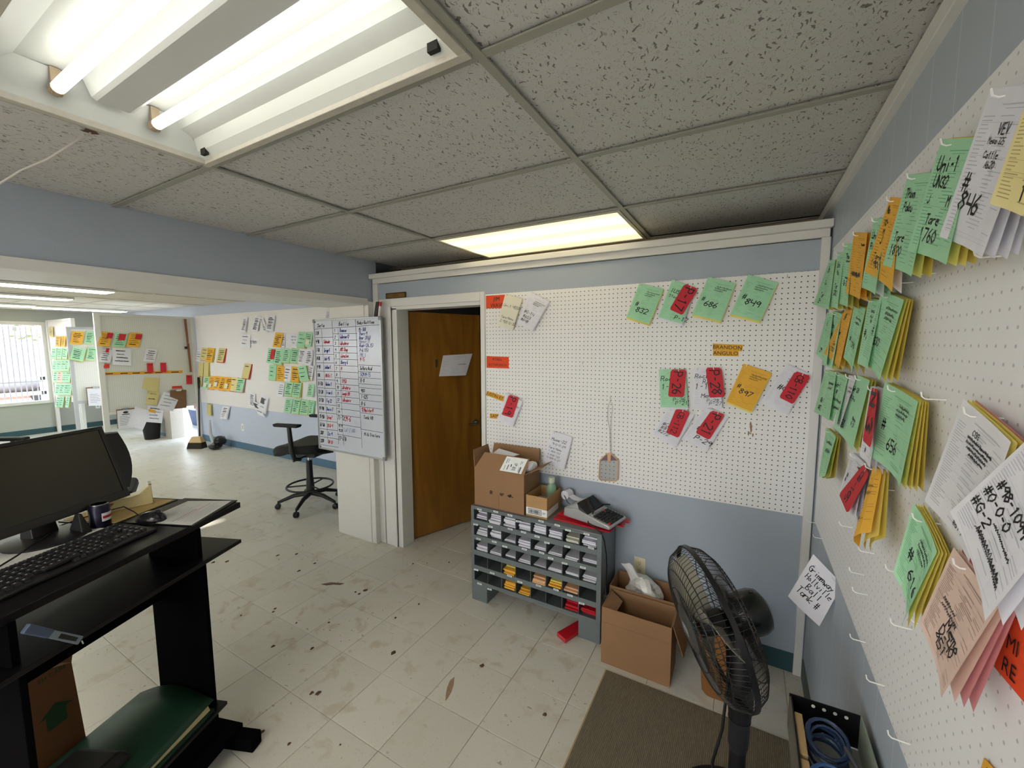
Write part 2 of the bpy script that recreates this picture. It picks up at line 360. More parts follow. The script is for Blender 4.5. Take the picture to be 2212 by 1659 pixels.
# ceiling: grid bars and tiles as parts
ce = struct(bx((XF-.1, YS-.1, HC+.24), (XR+.1, 4.4, HC+.34), 'ceiling', m_gap))
XL = [XH-.01, -1.785, -.57, XR]; YL = [YS, -2.2, -1.6, -.99, -.37, .24, .86, 1.485, 2.115, 2.785]
def bars(xl, yl, x0, x1, y0, y1, wd=.024, z=HC, m=m_tbar):
    for x in xl: bx((x-wd/2, y0, z-.004), (x+wd/2, y1, z+.001), 'grid_bar', m, ce)
    for y in yl:
        for a, b in zip([x0]+list(xl), list(xl)+[x1]): bx((a+wd/2, y-wd/2, z-.0035), (b-wd/2, y+wd/2, z+.001), 'grid_bar', m, ce)
bars(XL[1:3], YL[1:], XL[0], XL[3], YS, 2.8)
FIX = {(1, 5), (1, 8), (1, 2), (1, 0)}
for i in range(3):
    for j in range(len(YL)-1):
        if (i, j) in FIX: continue
        a, b, c, d_ = XL[i], XL[i+1], YL[j], YL[j+1]
        zz = HC+.009
        bx((a+.003, c+.003, zz), (b-.003, d_-.003, zz+.016), 'ceiling_tile', m_ctile, ce)
bx((XH-.01, 2.79, 2.29), (XR, 2.83, HC+.24), 'soffit_board', mat('old_brown_board', '#8a7d6b', .8), ce)
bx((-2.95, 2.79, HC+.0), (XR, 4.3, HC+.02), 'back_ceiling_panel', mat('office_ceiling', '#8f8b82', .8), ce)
struct(bx((XR-.022, YS, 2.333), (XR+.002, 2.79, HC-.004), 'trim_6', m_trim, bevel=.002))
FX = [-3.19-1.2192*k for k in range(0, 8)]; FY = [YS+.61*k for k in range(0, 11)]+[YN]
FARFIX = [(-6.85, .86, 2.08), (-8.42, .89, 2.11), (-10.4, .94, 2.16), (-10.6, 2.2, 3.39)]
for i in range(len(FX)):
    a = FX[i]; b = FX[i+1] if i+1 < len(FX) else XF
    for j in range(len(FY)-1):
        if FY[j+1]-FY[j] < .1: continue
        bx((b+.004, FY[j]+.004, HC+.003), (a-.004, FY[j+1]-.004, HC+.018), 'ceiling_tile', m_ctile_far, ce)
m_tbar2 = mat('pale_grid_metal', '#cfccc2', .5)
for x in FX[1:]: bx((x-.012, YS, HC-.004), (x+.012, YN, HC+.002), 'grid_bar', m_tbar2, ce)
for y in FY[1:-1]: bx((XF, y-.012, HC-.0035), (-3.19, y+.012, HC+.002), 'grid_bar', m_tbar2, ce)
# ---------------------------------------------------------------- lights
m_tube = mat('fluorescent_tube_glow', '#fffcf2', .4, var=0, emit=TUBE)
m_refl = mat('white_reflector_enamel', '#c8cbc7', .35, var=.02)
m_rust = mat('aged_frame_paint', '#b9b5aa', .5, var=.15, scale=40)
X0, X1, Y0, Y1 = -1.77, -.585, .255, .845
tf = empty('ceiling_light', ((X0+X1)/2, .55, HC), 'open two-tube fluorescent troffer overhead, its cover missing', 'ceiling light')
mb = MB(); fr = .022
for a, b in (((X0-.002, Y0-.002), (X1+.002, Y0+fr)), ((X0-.002, Y1-fr), (X1+.002, Y1+.002)), ((X0-.002, Y0+fr), (X0+fr, Y1-fr)), ((X1-fr, Y0+fr), (X1+.002, Y1-fr))):
    mb.box((a[0], a[1], HC-.012), (b[0], b[1], HC+.012))
mb.build('frame', m_rust, tf, bevel=.002)
prof = [(Y0+.02, 0), (Y0+.045, .035), (Y0+.115, .10), (.49, .105), (.63, .105), (Y1-.115, .10), (Y1-.1, .07), (Y1-.06, .055), (Y1-.045, .02), (Y1-.02, 0)]
mb = MB()
for (ya, za), (yb, zb) in zip(prof, prof[1:]):
    mb.slab([(X0+.02, ya, HC+za), (X1-.02, ya, HC+za), (X1-.02, yb, HC+zb), (X0+.02, yb, HC+zb)], (0, 0, .003))
mb.build('reflector', m_refl, tf)
for xa, sx_ in ((X0+.02, 1), (X1-.02, -1)):
    mb = MB(); mb.slab([(xa, Y0+.02, HC), (xa, Y1-.02, HC), (xa+sx_*.035, Y1-.1, HC+.1), (xa+sx_*.035, Y0+.1, HC+.1)], (-sx_*.003, 0, .002)); mb.build('end_plate', m_refl, tf)
mb = MB(); pr_ = [(.492, .104), (.512, .052), (.523, .046), (.597, .046), (.608, .052), (.628, .104)]
mb.rings([[(x, y, HC+z) for y, z in pr_] for x in (X0+.075, X1-.075)]); mb.build('ballast_cover', mat('ballast_grey_enamel', '#c3c6c4', .35, var=.02), tf)
for ya in (.445, .668):
    mb = MB(); mb.cyl((X0+.075, ya, HC+.045), (X1-.075, ya, HC+.045), .0155, n=14); mb.build('tube', m_tube, tf, smooth=40)
    for xa in (X0+.058, X1-.058):
        mb = MB(); mb.box((xa-.006, ya-.011, HC+.03), (xa+.006, ya+.011, HC+.1)); mb.lathe([(.0162, -.014), (.0162, .014)], (xa, ya, HC+.045), (1, 0, 0), 12); mb.build('socket', mat('aged_socket', '#a8967e', .5), tf)
for k in range(3):
    xa = -1.62+k*.27; mb = MB(); mb.box((xa, .712, HC+.096), (xa+.17, .722, HC+.1005)); mb.build('louvre_slot', mat('slot_grey', '#a9b0a8', .5), tf)
for xa in (X0+.05, X1-.09):
    mb = MB(); mb.box((xa, Y1-.047, HC+.004), (xa+.03, Y1-.034, HC+.024)); mb.build('latch_hole', m_gap, tf)
def lens_mat(name, col, st, c0, c1, axis='Y'):
    m, g = newmat(name, .4)
    ge = g.n('NewGeometry'); sp = g.n('SeparateXYZ'); g.L.new(ge.outputs['Position'], sp.inputs[0])
    t = None
    for c in (c0, c1):
        dd = g.math('ABSOLUTE', g.math('SUBTRACT', sp.outputs[axis], c)); q = g.math('SUBTRACT', 1, g.math('MINIMUM', g.math('MULTIPLY', dd, 9), 1))
        q = g.math('MULTIPLY', q, q); t = q if t is None else g.math('ADD', t, q)
    g.b.inputs['Emission Color'].default_value = lin(col); g.b.inputs['Base Color'].default_value = lin(col)
    g.L.new(g.math('MULTIPLY', g.math('ADD', .42, g.math('MULTIPLY', t, .9)), st), g.b.inputs['Emission Strength'])
    return m
m_lens = lens_mat('yellowed_light_lens', '#fff0c4', LENS, 2.30, 2.56)
m_lens2 = lens_mat('rear_fill_lens', '#fffaf0', REAR_FILL, -1.43, -1.17)
def lens_light(x0, x1, y0, y1, m, label, nm='ceiling_light'):
    t = empty(nm, ((x0+x1)/2, (y0+y1)/2, HC), label, 'ceiling light')
    mb = MB()
    for a, b in (((x0, y0), (x1, y0+.018)), ((x0, y1-.018), (x1, y1)), ((x0, y0+.018), (x0+.018, y1-.018)), ((x1-.018, y0+.018), (x1, y1-.018))): mb.box((a[0], a[1], HC-.008), (b[0], b[1], HC+.02))
    mb.build('frame', m_rust, t); bx((x0+.018, y0+.018, HC-.003), (x1-.018, y1-.018, HC+.004), 'diffuser', m, t)
    return t
lens_light(-1.772, -.584, 2.13, 2.77, m_lens, 'yellowed lit ceiling light panel above the white pegboard wall')
lens_light(-1.772, -.584, -1.586, -1.0, m_lens2, 'added fill light panel, unseen behind the camera')  # unseen lamp added to brighten the near room's walls and floor
m_lens3 = lens_mat('rearmost_fill_lens', '#fffaf0', REAR_FILL, -2.75, -2.45)
lens_light(-1.772, -.584, -2.98, -2.215, m_lens3, 'added fill light panel, unseen by the rear window')  # second unseen lamp, added for more fill from the rear
m_fl = mat('far_strip_glow', '#fbffec', .4, var=0, emit=FARL)
fl_l = ['nearest lit ceiling strip in the far room, right of the blue header', 'second lit ceiling strip from the header in the far room', 'third lit ceiling strip, its end near the barred window', 'long lit ceiling strip just above the far pegboard partition']
for (x, y0, y1), lb in zip(FARFIX, fl_l):
    t = empty('strip_light', (x, (y0+y1)/2, HC), lb, 'ceiling light', 'strip lights of the far room')
    bx((x-.16, y0, HC-.03), (x+.16, y1, HC-.004), 'frame', m_white, t); bx((x-.145, y0+.015, HC-.036), (x+.145, y1-.015, HC-.0305), 'diffuser', m_fl, t)
for k, x in enumerate((-4.9, -6.4, -9.0)):
    t = empty('strip_light', (x, -1.4, HC), ['ceiling strip light beyond the left edge, nearest the header', 'ceiling strip light beyond the left edge, second from the header', 'ceiling strip light beyond the left edge, nearest the window wall'][k], 'ceiling light', 'far strip lights out of view')
    bx((x-.16, -2., HC-.03), (x+.16, -.8, HC-.004), 'frame', m_white, t); bx((x-.145, -1.99, HC-.036), (x+.145, -.81, HC-.0305), 'diffuser', m_fl, t)
# ---------------------------------------------------------------- windows, outside
m_glass = mat('window_glass', '#ffffff', .02, alpha=.06, var=0)
wn = struct(MB().box((XF-.104, WY0-.06, WZ0-.05), (XF+.012, WY0+.006, WZ1+.06)).box((XF-.104, WY1-.006, WZ0-.05), (XF+.012, WY1+.06, WZ1+.06)).box((XF-.103, WY0+.006, WZ1-.006), (XF+.012, WY1-.006, WZ1+.06)).box((XF-.103, WY0+.006, WZ0-.05), (XF+.03, WY1-.006, WZ0+.006)).build('window_1', m_trim, loc=(XF, 1.7, WZ0), bevel=.003))
bx((XF-.07, WY0+.006, WZ0+.006), (XF-.065, WY1-.006, WZ1-.006), 'pane', m_glass, wn)
bx((XF-.075, 1.72, WZ0), (XF-.05, 1.75, WZ1), 'mullion', m_trim, wn)
m_bar = mat('pale_security_bar', '#b9b4c6', .5)
for k in range(23):
    y = WY1-.035-k*.071; MB().tube([(XF-.16, y, WZ0-.1), (XF-.16, y, WZ1+.1)], .010, 6).build('security_bar', m_bar, wn)
bx((XF-.165, WY0-.05, 1.0), (XF-.155, WY1+.05, 1.02), 'security_rail', m_bar, wn)
for nm, x0, x1, z0, z1, nx in (('window_2', -2.55, .15, .5, 2.15, 3), ('window_3', -10.5, -6.4, .8, 2.1, 4)):
    mb = MB()
    for a, b in (((x0, z0), (x1, z0+.05)), ((x0, z1-.05), (x1, z1)), ((x0, z0), (x0+.05, z1)), ((x1-.05, z0), (x1, z1))): mb.box((a[0], YS-.1, a[1]), (b[0], YS+.01, b[1]))
    for k in range(1, nx): xx = x0+(x1-x0)*k/nx; mb.box((xx-.02, YS-.08, z0), (xx+.02, YS-.02, z1))
    wo = struct(mb.build(nm, m_trim, loc=((x0+x1)/2, YS, z0))); bx((x0, YS-.06, z0), (x1, YS-.055, z1), 'pane', m_glass, wo)
struct(bx((-11.5, YS-4.2, 2.45), (-6.75, YS-.1, 2.55), 'sun_blocker_roof', m_trim)); struct(bx((-4.2, YS-4.2, 2.45), (1.5, YS-.1, 2.55), 'sun_blocker_roof', m_trim))  # unseen roofs added only to keep direct sun out of the front-wall windows
struct(bx((-60, -40, -.4), (20, 40, -.21), 'ground', mat('dry_dirt_ground', '#cbb59a', .9, var=.12, scale=1.5)))
struct(bx((-11, YN+.1, -.2), (-8, 8, -.03), 'path', mat('pale_concrete', '#d5d0c6', .8)))
# ================================================================ handwriting
GL = {'0': '28060422444628', '1': '172822', '2': '072847460242', '3': '07284725443203', '4': '080545 4842', '5': '48080535443202', '6': '3816041232442504', '7': '084812', '8': '28074422044728', '9': '472806254742',
 '#': '1218 3238 0444 0646', '-': '1535', '.': '2223', ':': '2223 2526', '/': '0248', ',': '2312', '(': '38162432', ')': '18362412', "'": '2827',
 'A': '022842 1434', 'B': '0208383605443202', 'C': '472806042243', 'D': '02082846442202', 'E': '48080242 0535', 'F': '480802 0535', 'G': '4728060422424525', 'H': '0802 4842 0545', 'I': '2822', 'J': '3833221203', 'K': '0802 480542', 'L': '080242', 'M': '0208254842', 'N': '02084248', 'O': '28060422444628', 'P': '020838463505', 'Q': '28060422444628 3341', 'R': '020838463505 2542', 'S': '472807442203', 'T': '0848 2822', 'U': '0803224348', 'V': '082248', 'W': '0812253248', 'X': '0842 4802', 'Y': '0825 4812', 'Z': '08480242',
 'a': '4515032244 4542', 'b': '0802 0525432202', 'c': '4515032242', 'd': '4515032244 4842', 'e': '04444515032242', 'f': '482822 1535', 'g': '4515032244 454020', 'h': '0802 04254542', 'i': '2522 2727', 'j': '252110', 'k': '0802 450342', 'l': '2822', 'm': '0502 04152522 24354542', 'n': '0502 04254542', 'o': '2503224325', 'p': '0500 0525432202', 'q': '4515032244 4540', 'r': '0502 042545', 's': '451504432203', 't': '282332 1636', 'u': '05032242 4542', 'v': '052245', 'w': '0512243245', 'x': '0542 4502', 'y': '0524 4500', 'z': '05450242'}
class Patch:  # a sheet: four corners in space, bent a little
    def __init__(s, TL, TR, BR, BL, curl=0., dip=0.):
        s.c = [V(p) for p in (TL, TR, BR, BL)]; s.curl, s.dip = curl, dip
        a, b, c, d_ = s.c; s.w = ((b-a).length+(c-d_).length)/2; s.h = ((d_-a).length+(c-b).length)/2
        n = (b-a).cross(d_-a).normalized()
        if n.dot(CAM-(a+c)/2) < 0: n = -n
        s.n = n
    def __call__(s, u, v):
        a, b, c, d_ = s.c
        return a*(1-u)*(1-v)+b*u*(1-v)+c*u*v+d_*(1-u)*v+s.n*(s.curl*4*u*(1-u)*(.35+.65*v)+s.dip*sin(pi*min(1, max(0, v))))
def ribbon(mb, P, pts, wd, m, lift=.0007):  # polyline in (u,v) drawn as a flat ink band on the sheet
    for (u0, v0), (u1, v1) in zip(pts, pts[1:]):
        a, b = P(u0, v0), P(u1, v1); d_ = b-a
        if d_.length < 1e-6: continue
        sd = d_.cross(P.n).normalized()*wd/2; e = d_.normalized()*wd*.35; l = P.n*lift
        mb.quad(a-e-sd+l, a-e+sd+l, b+e+sd+l, b+e-sd+l, m=m)
def write(mb, P, txt, u, v, hgt, sl=.18, sx=1., rot=0., m=1, wd=.09, rnd=None):
    # text with its baseline start at (u,v) of the sheet; hgt is the cap height as a share of the sheet's height
    R_ = rnd or random; H_ = hgt*P.h; x = 0.; ca, sa = cos(rot), sin(rot)
    for ch in txt:
        if ch == ' ': x += H_*.45*sx; continue
        g_ = GL.get(ch) or GL.get(ch.upper(), '1535'); dy = R_.uniform(-.05, .05)*H_
        for st in g_.split(' '):
            pts = []
            for k in range(0, len(st), 2):
                gx = int(st[k])/4*.55*sx+R_.uniform(-.03, .03); gy = (int(st[k+1])-2)/6+R_.uniform(-.03, .03)
                px_, py_ = x+(gx+sl*gy)*H_, gy*H_+dy
                pts.append((u+(px_*ca-py_*sa)/P.w, v-(px_*sa+py_*ca)/P.h))
            ribbon(mb, P, pts, wd*H_, m)
        x += H_*.72*sx
def scrawl(mb, P, u0, u1, v, hgt, m, rnd, wd=.002):
    pts = []; n = max(4, int((u1-u0)*P.w/(hgt*P.h)*3.2))
    for i in range(n+1):
        pts.append((u0+(u1-u0)*i/n+rnd.uniform(-.004, .004), v-hgt*(rnd.uniform(.55, 1.05) if i % 2 else rnd.uniform(0, .35))))
    ribbon(mb, P, pts, wd, m)
def form(mb, P, rnd, m, rows=20, v0=.17, v1=.95):  # printed lines of a form
    hb = min(.0011, P.h*.009)
    ribbon(mb, P, [(.34, .10), (.86, .10)], hb*1.2, m, .0004); ribbon(mb, P, [(.42, .125), (.78, .125)], hb*.7, m, .0004)
    for i in range(rows):
        v = v0+(v1-v0)*i/rows; k = rnd.random()
        ribbon(mb, P, [(.06, v), (.06+rnd.uniform(.08, .22), v)], hb, m, .0004)
        if k < .75:
            a = rnd.uniform(.36, .5); ribbon(mb, P, [(a, v), (a+rnd.uniform(.1, .3), v)], hb, m, .0004)
        if k < .4: ribbon(mb, P, [(.78, v), (.95, v)], hb*.8, m, .0004)
        if k > .8: ribbon(mb, P, [(.05, v+.012), (.95, v+.012)], hb*.3, m, .0004)
def glyphs(txt, size, align='CENTER', extr=0):  # printed lettering from the built-in font, as flat polygons
    cu = bpy.data.curves.new('t', 'FONT'); cu.body = txt; cu.size = size; cu.align_x = align; cu.align_y = 'CENTER'; cu.resolution_u = 3; cu.extrude = extr
    ob = bpy.data.objects.new('t', cu); COL.objects.link(ob); dg = bpy.context.evaluated_depsgraph_get()
    me = ob.evaluated_get(dg).to_mesh(); r_ = ([v.co.copy() for v in me.vertices], [list(p.vertices) for p in me.polygons])
    ob.evaluated_get(dg).to_mesh_clear(); bpy.data.objects.remove(ob); bpy.data.curves.remove(cu); return r_
def letter(mb, P, txt, u, v, hgt, m, sx=1., bold=0.):  # printed text centred at (u,v) of a sheet
    vs, fs = glyphs(txt, 1.)
    k = hgt*P.h/.7
    for off in ((0, 0),) + (((bold, 0), (-bold, 0)) if bold else ()):
        mb.add([P(u+(p.x*sx+off[0])*k/P.w, v-p.y*k/P.h)+P.n*(.0007+.0001*abs(off[0])) for p in vs], fs, m)
ALLPADS = []
def pad(label, cs, col, backs=(), texts=(), tagspec=None, group=None, seed=0, printed=True, curl=.004, ink=m_ink, wd=.1, cat='paper pad', name='ticket_pad', wallax=None, rows=20, scr=(), nu=4, nv=6, tsx=1.):
    """cs: corners TL,TR,BR,BL in space; backs: (colour, shift toward wall, shift right share, shift down share)"""
    rnd = random.Random(seed+17); P = Patch(*cs, curl=curl); root = empty(name, cs[0], label, cat, group)
    for i, (bc, dn, dr_, dd) in enumerate(backs):
        R_ = (P.c[1]-P.c[0]).normalized()*P.w*dr_; Dn = (P.c[3]-P.c[0]).normalized()*P.h*dd
        q = []
        for k, c in enumerate(P.c):
            c = V(c)
            if wallax: c[wallax[0]] = wallax[1]+(c[wallax[0]]-wallax[1])*(1-dn*.62)
            else: c = c-P.n*dn
            q.append(c+(R_ if k in (1, 2) else R_*.6)+(Dn if k in (2, 3) else Dn*.15))
        Q = Patch(*q, curl=curl*.6); b = MB(); b.grid(Q, 3, 4); b.build('back_sheet', paper(bc), root)
    mb = MB(); mb.grid(P, nu, nv)
    if printed: form(mb, P, rnd, 2, rows)
    for t in texts: t = tuple(t)+(.18, 1.)[len(t)-4:] if len(t) < 6 else t; write(mb, P, *t[:5], t[5]*tsx, *t[6:], m=1, wd=wd, rnd=rnd)
    for (u0, u1, v, h_) in scr: scrawl(mb, P, u0, u1, v, h_, 1, rnd, wd=max(.0012, h_*P.h*.13))
    mb.build('front_sheet', [paper(col), ink, prn(col)], root)
    if tagspec:
        tc_, tcs, tt = tagspec[:3]; T = Patch(*tcs); mb = MB()
        cx = .12; out = [(cx, 0), (1-cx, 0), (1, cx*.7), (1, 1-cx*.5), (1-cx*.7, 1), (cx*.7, 1), (0, 1-cx*.5), (0, cx*.7)]
        mb.add([T(u, v)+T.n*.001 for u, v in out]+[T(u, v) for u, v in out], [list(range(8)), list(range(8, 16))]+[[k, (k+1) % 8, 8+(k+1) % 8, 8+k] for k in range(8)])
        for t in tt:
            H_ = min(.72*T.w, .84*T.h/(.72*len(t))); hs = H_/T.h
            T2 = Patch(*[c+T.n*.0011 for c in T.c]); write(mb, T2, t, .5-H_/T.w/2, .5-(len(t)*.72-.1)*hs/2, hs, 0., 1., -1.5708, m=1, wd=.13, rnd=rnd)
        a = T(.5, .05); ribbon(mb, T, [(.48, -.06), (.52, .07)], .003, 2, .0015)
        mb.build('red_tag', [paper(tc_), m_ink, m_white], root)
    ALLPADS.append((P, root)); return P, root
def hook(board, p, ax, ln=.05, m=None):
    """short L hook of white plastic standing out of a pegboard at p along ax"""
    ax = V(ax); p = V(p); mb = MB(); mb.tube([p, p+ax*ln*.85, p+ax*ln+V((0, 0, .004)), p+ax*(ln+.002)+V((0, 0, .013))], .0014, 5); return mb.build('peg_hook', m or m_hook, board)
# ================================================================ pegboard on the back wall
YB = D-.012
pb = tag(bx((-1.6016, YB, .8487), (.3103, D-.001, 2.0536), 'pegboard', m_peg_back, bevel=.001), 'wide white pegboard with dark holes on the blue back wall', 'pegboard')
def bc(q, offs): return [Y(x, y, YB-o) for (x, y), o in zip(q, offs)]
O1 = (.012, .014, .03, .028); O0 = (.001,)*4; OT = (.018, .019, .033, .032)
WB = (1, YB)
def bpad(label, q, col, backs=(), texts=(), tg=None, hk=True, **k):
    cs = bc(q, k.pop('offs', O1)); ts = None
    if tg: ts = ('red', bc(tg[0], OT), tg[1])
    P, r_ = pad(label, cs, col, backs, texts, ts, wallax=None, group=k.pop('group', 'paper pads on the back pegboard'), **{'tsx': 1.18, 'wd': .14, **k})
    if hk: a = P(.14, .05); hook(pb, (a.x, YB, a.z), (0, -1, 0), YB-a.y+.008)
    return P
YEL = (('yellow', .004, .01, .035), ('pale', .008, .03, .05))
WHT = (('white', .004, .02, .02), ('white', .008, .035, .03))
SC1 = ((.42, .95, .20, .04), (.38, .8, .25, .035), (.38, .7, .30, .035))
bpad('cream slip pad reading Unit 455 N on the pegboard', [(1091, 636), (1128, 645), (1106, 712.6), (1074, 702)], 'cream', (('cream', .005, .02, .02),), [("Unit 455N", .08, .36, .085), ("Tare Memo", .12, .72, .065), ("2,920 G-32", .1, .86, .075)], seed=1, printed=False, wd=.12)
bpad('white slip pad listing three numbers, second from the door', [(1145, 630), (1186, 651.5), (1150, 712.6), (1117.5, 697)], 'white', WHT, [("#G-14", .12, .62, .09), ("#603", .16, .76, .09), ("#648", .12, .88, .09)], seed=2, scr=SC1, wd=.13)
bpad('green ticket pad marked 832 in the top row', [(1381, 611.5), (1433.5, 624.4), (1402, 700), (1353, 685)], 'green', YEL, [("#", .16, .62, .12), ("832", .26, .78, .14)], seed=3, scr=SC1)
bpad('green ticket pad half covered by the red P-17 tag', [(1452, 604), (1501, 620), (1474, 700), (1421.6, 685)], 'green', (('white', .004, .01, .03), ('white', .008, .03, .05)), [("IUSA", .1, .3, .1), ("Stock", .1, .42, .07), ("P-17", .62, .93, .1)], ([(1479, 612.5), (1508, 624.4), (1474, 681), (1446, 668)], ["P-17"]), seed=4)
bpad('green ticket pad marked 686, third of the top row', [(1530, 598), (1589.4, 612.5), (1557, 694), (1494.5, 679)], 'green', YEL, [("#", .1, .6, .1), ("686", .24, .71, .13)], seed=5, scr=SC1)
bpad('green ticket pad marked 849 at the right end of the top row', [(1616.5, 593), (1681, 611), (1642, 694), (1577.5, 678.6)], 'green', YEL, [("#", .12, .57, .12), ("849", .27, .69, .14)], seed=6, scr=SC1)
bpad('upright green pad under the red P-26 tag', [(1423, 798), (1481, 797), (1486, 880), (1427, 880)], 'green', (('white', .004, .0, .05),), [("Rockw", .06, .3, .12), ("1-1-3", .06, .52, .13), ("P-26", .48, .84, .09), ("P-21", .56, .93, .09)], ([(1449, 798), (1482.6, 798.4), (1477.5, 858), (1443, 857)], ["P-26"]), seed=7, wd=.12)
bpad('upright white pad under the red P-28 tag', [(1499.6, 795.6), (1552, 794), (1559, 878.7), (1496, 878.7)], 'white', WHT, [("Rockw", .04, .26, .11), ("Ro", .36, .4, .1), ("1-1-3", .05, .54, .13), ("Memo", .3, .76, .1), ("P-28", .5, .88, .08), ("P-27", .58, .96, .08)], ([(1524, 794), (1558, 794), (1566, 857.7), (1532, 859)], ["P-28"]), seed=8, wd=.12)
bpad('orange ticket pad marked 897 on the pegboard', [(1606.4, 785.5), (1667.5, 805.8), (1623, 889), (1569, 867)], 'orange', YEL, [("#", .12, .58, .1), ("897", .26, .7, .12)], seed=9, scr=SC1)
bpad('white pad under the red CB-110 tag', [(1699.6, 786.5), (1745, 806), (1703, 894), (1643.7, 867)], 'white', WHT, [("#C", .2, .58, .12)], ([(1718, 801), (1752, 812.6), (1713, 873.6), (1682.7, 858)], ["CB-110"]), seed=10, scr=((.4, .6, .3, .04), (.4, .6, .36, .04)))
bpad('white pad under the red CB-112 tag', [(1443.6, 880), (1499.6, 895.7), (1459, 965), (1409, 938)], 'white', WHT, [("#CB", .14, .58, .1), ("#8", .14, .7, .1), ("#272", .12, .83, .1)], ([(1460.6, 882), (1491, 889.6), (1465.7, 946), (1438.6, 934.7)], ["CB-112"]), seed=11, wd=.13)
bpad('white pad under the red P-21 tag', [(1526.7, 877), (1572.5, 900.8), (1526.7, 972.6), (1473.5, 945)], 'white', WHT, [("#", .22, .64, .12), ("P-29", .36, .88, .12)], ([(1537, 886), (1566.7, 895.7), (1531.8, 950.6), (1502, 934.7)], ["P-21"]), seed=12, scr=((.35, .6, .25, .04),))
bpad('white pad under the red P-19 tag near the door', [(1094.4, 847.5), (1128, 867), (1106, 921), (1074, 904)], 'white', WHT, [("#", .15, .6, .11), ("#", .16, .78, .11)], ([(1099.5, 852), (1121, 859), (1107, 903), (1083.6, 895.7)], ["P-19"]), seed=13, scr=((.7, .98, .3, .06),))
bpad('white pad reading Moss-22 above the brown carton', [(1193, 930.5), (1235.4, 943.8), (1217.5, 1012.7), (1171.7, 994.8)], 'white', WHT, [("Moss-22", .1, .27, .085), ("9-0-0-29", .2, .4, .065), ("Tare Memo", .08, .53, .06), ("1,800 101", .12, .64, .055), ("4,040 123", .12, .75, .055), ("4,000 G-27", .12, .85, .055)], seed=14, printed=False, wd=.13)
# black binder clips on the two upright pads
# printed name strips
def letter_args(t): return tuple(t[:4])+(1,)+tuple(t[5:])
def sign(label, cs, col, lines, cat='sign', name='name_strip', mats=None, group=None):
    P = Patch(*cs); mb = MB(); mb.slab([p for p in P.c], P.n*-.0012)
    for t in lines: letter(mb, P, *letter_args(t))
    o = mb.build(name, mats or [paper(col), m_ink], loc=P.c[3]); return tag(o, label, cat, group)
sg = 'printed name strips on the back pegboard'
sign('orange-red name card reading JIM WAVR beside the door', bc([(1049.7, 639), (1097, 636), (1096.5, 666), (1050.2, 666.5)], O0), 'sign', [("JIM", .5, .3, .3), ("WAVR", .53, .78, .3)], group=sg)
sign('orange-red name card reading RYAN ROTHFLEISCH', bc([(1051, 769), (1099, 771), (1099, 796), (1051, 794.6)], O0), 'sign', [("RYAN", .48, .27, .24), ("ROTHFLEISCH", .5, .73, .2)], group=sg)
sign('orange strip reading JUSTIN EY, tilted behind a white pad', bc([(1052, 844), (1090, 856), (1088, 868), (1050, 854)], O0), 'strip', [("JUSTIN EY", .48, .5, .6)], group=sg)
sign('short orange strip reading SAM, lowest by the door', bc([(1058, 893), (1092, 895), (1092, 906), (1058, 903.5)], O0), 'strip', [("SAM", .3, .5, .7)], group=sg)
sign('upper orange strip reading BRANDON', bc([(1539.6, 742), (1604.7, 744.7), (1603, 759), (1539.6, 756.4)], O0), 'strip', [("BRANDON", .5, .52, .56)], group=sg)
sign('lower orange strip reading ANGULO', bc([(1540, 757), (1595.5, 758.5), (1595.5, 769.8), (1540, 768.8)], O0), 'strip', [("ANGULO", .5, .5, .7)], group=sg)
# empty hooks left on the board
for q in [(1320, 866), (1062, 700), (1262, 960), (1700, 600), (1385, 792), (1260, 785), (1320, 860), (1205, 845), (1258, 705), (1205, 620), (1145, 790), (1262, 1012)]:
    a = Y(*q, YB); hook(pb, a, (0, -1, 0), .02, mat('grey_hook', '#b9b2ae', .4))
mb = MB(); rr = random.Random(7)
for cx_, cy_, w_, h_ in ((1622, 925, 4, 14), (1617, 936, 3, 6), (1626, 940, 3, 5), (1621, 915, 3, 5)):
    mb.add([Y(cx_+w_*cos(2*pi*k/11)*rr.uniform(.4, 1.1), cy_+h_*sin(2*pi*k/11)*rr.uniform(.5, 1.1), YB-.0008) for k in range(11)], [list(range(11))])
mb.build('brown_smear', mat('tan_smear', '#a97a4e', .8, alpha=.6), pb)
# fly swatter hanging on the board
fs = empty('fly_swatter', Y(1316, 1037, YB-.012), 'fly swatter with tan rim and grey mesh hanging on the pegboard', 'fly swatter')
yq = YB-.012; w_ = lambda x, y: Y(x, y, yq)
lp = [w_(1318, 978), w_(1317, 925), w_(1312, 905), w_(1313, 880), w_(1317, 868), w_(1322, 870), w_(1323, 885), w_(1320, 908), w_(1319, 925), w_(1319.5, 978)]
MB().tube(lp, .0013, 6).build('handle', mat('steel_wire', '#9a9896', .35, .8), fs)
out = [w_(*q) for q in ((1310, 981), (1296, 994), (1293.5, 1033), (1298, 1037.5), (1330, 1039), (1334.5, 1035), (1335.5, 995), (1321, 981))]
MB().tube(out, .0035, 6, close=True).build('rim', mat('tan_leather_edge', '#d6a982', .6), fs)
A_, B_, C_, E_ = w_(1296, 994), w_(1335.5, 995), w_(1333.5, 1037), w_(1294, 1036); mb = MB(); PM = Patch(A_, B_, C_, E_)
for k in range(25):
    mb.tube([PM(k/24, 0), PM(k/24, 1)], .0006, 4); mb.tube([PM(0, k/24), PM(1, k/24)], .0006, 4)
mb.build('mesh', mat('grey_wire_mesh', '#8d9196', .5, .4), fs)
mb = MB(); mb.slab([w_(1310, 982), w_(1321, 982), w_(1334, 995), w_(1297, 995)], (0, .002, 0)); mb.build('throat_patch', mat('purple_grey_cloth', '#7a6470', .8), fs)
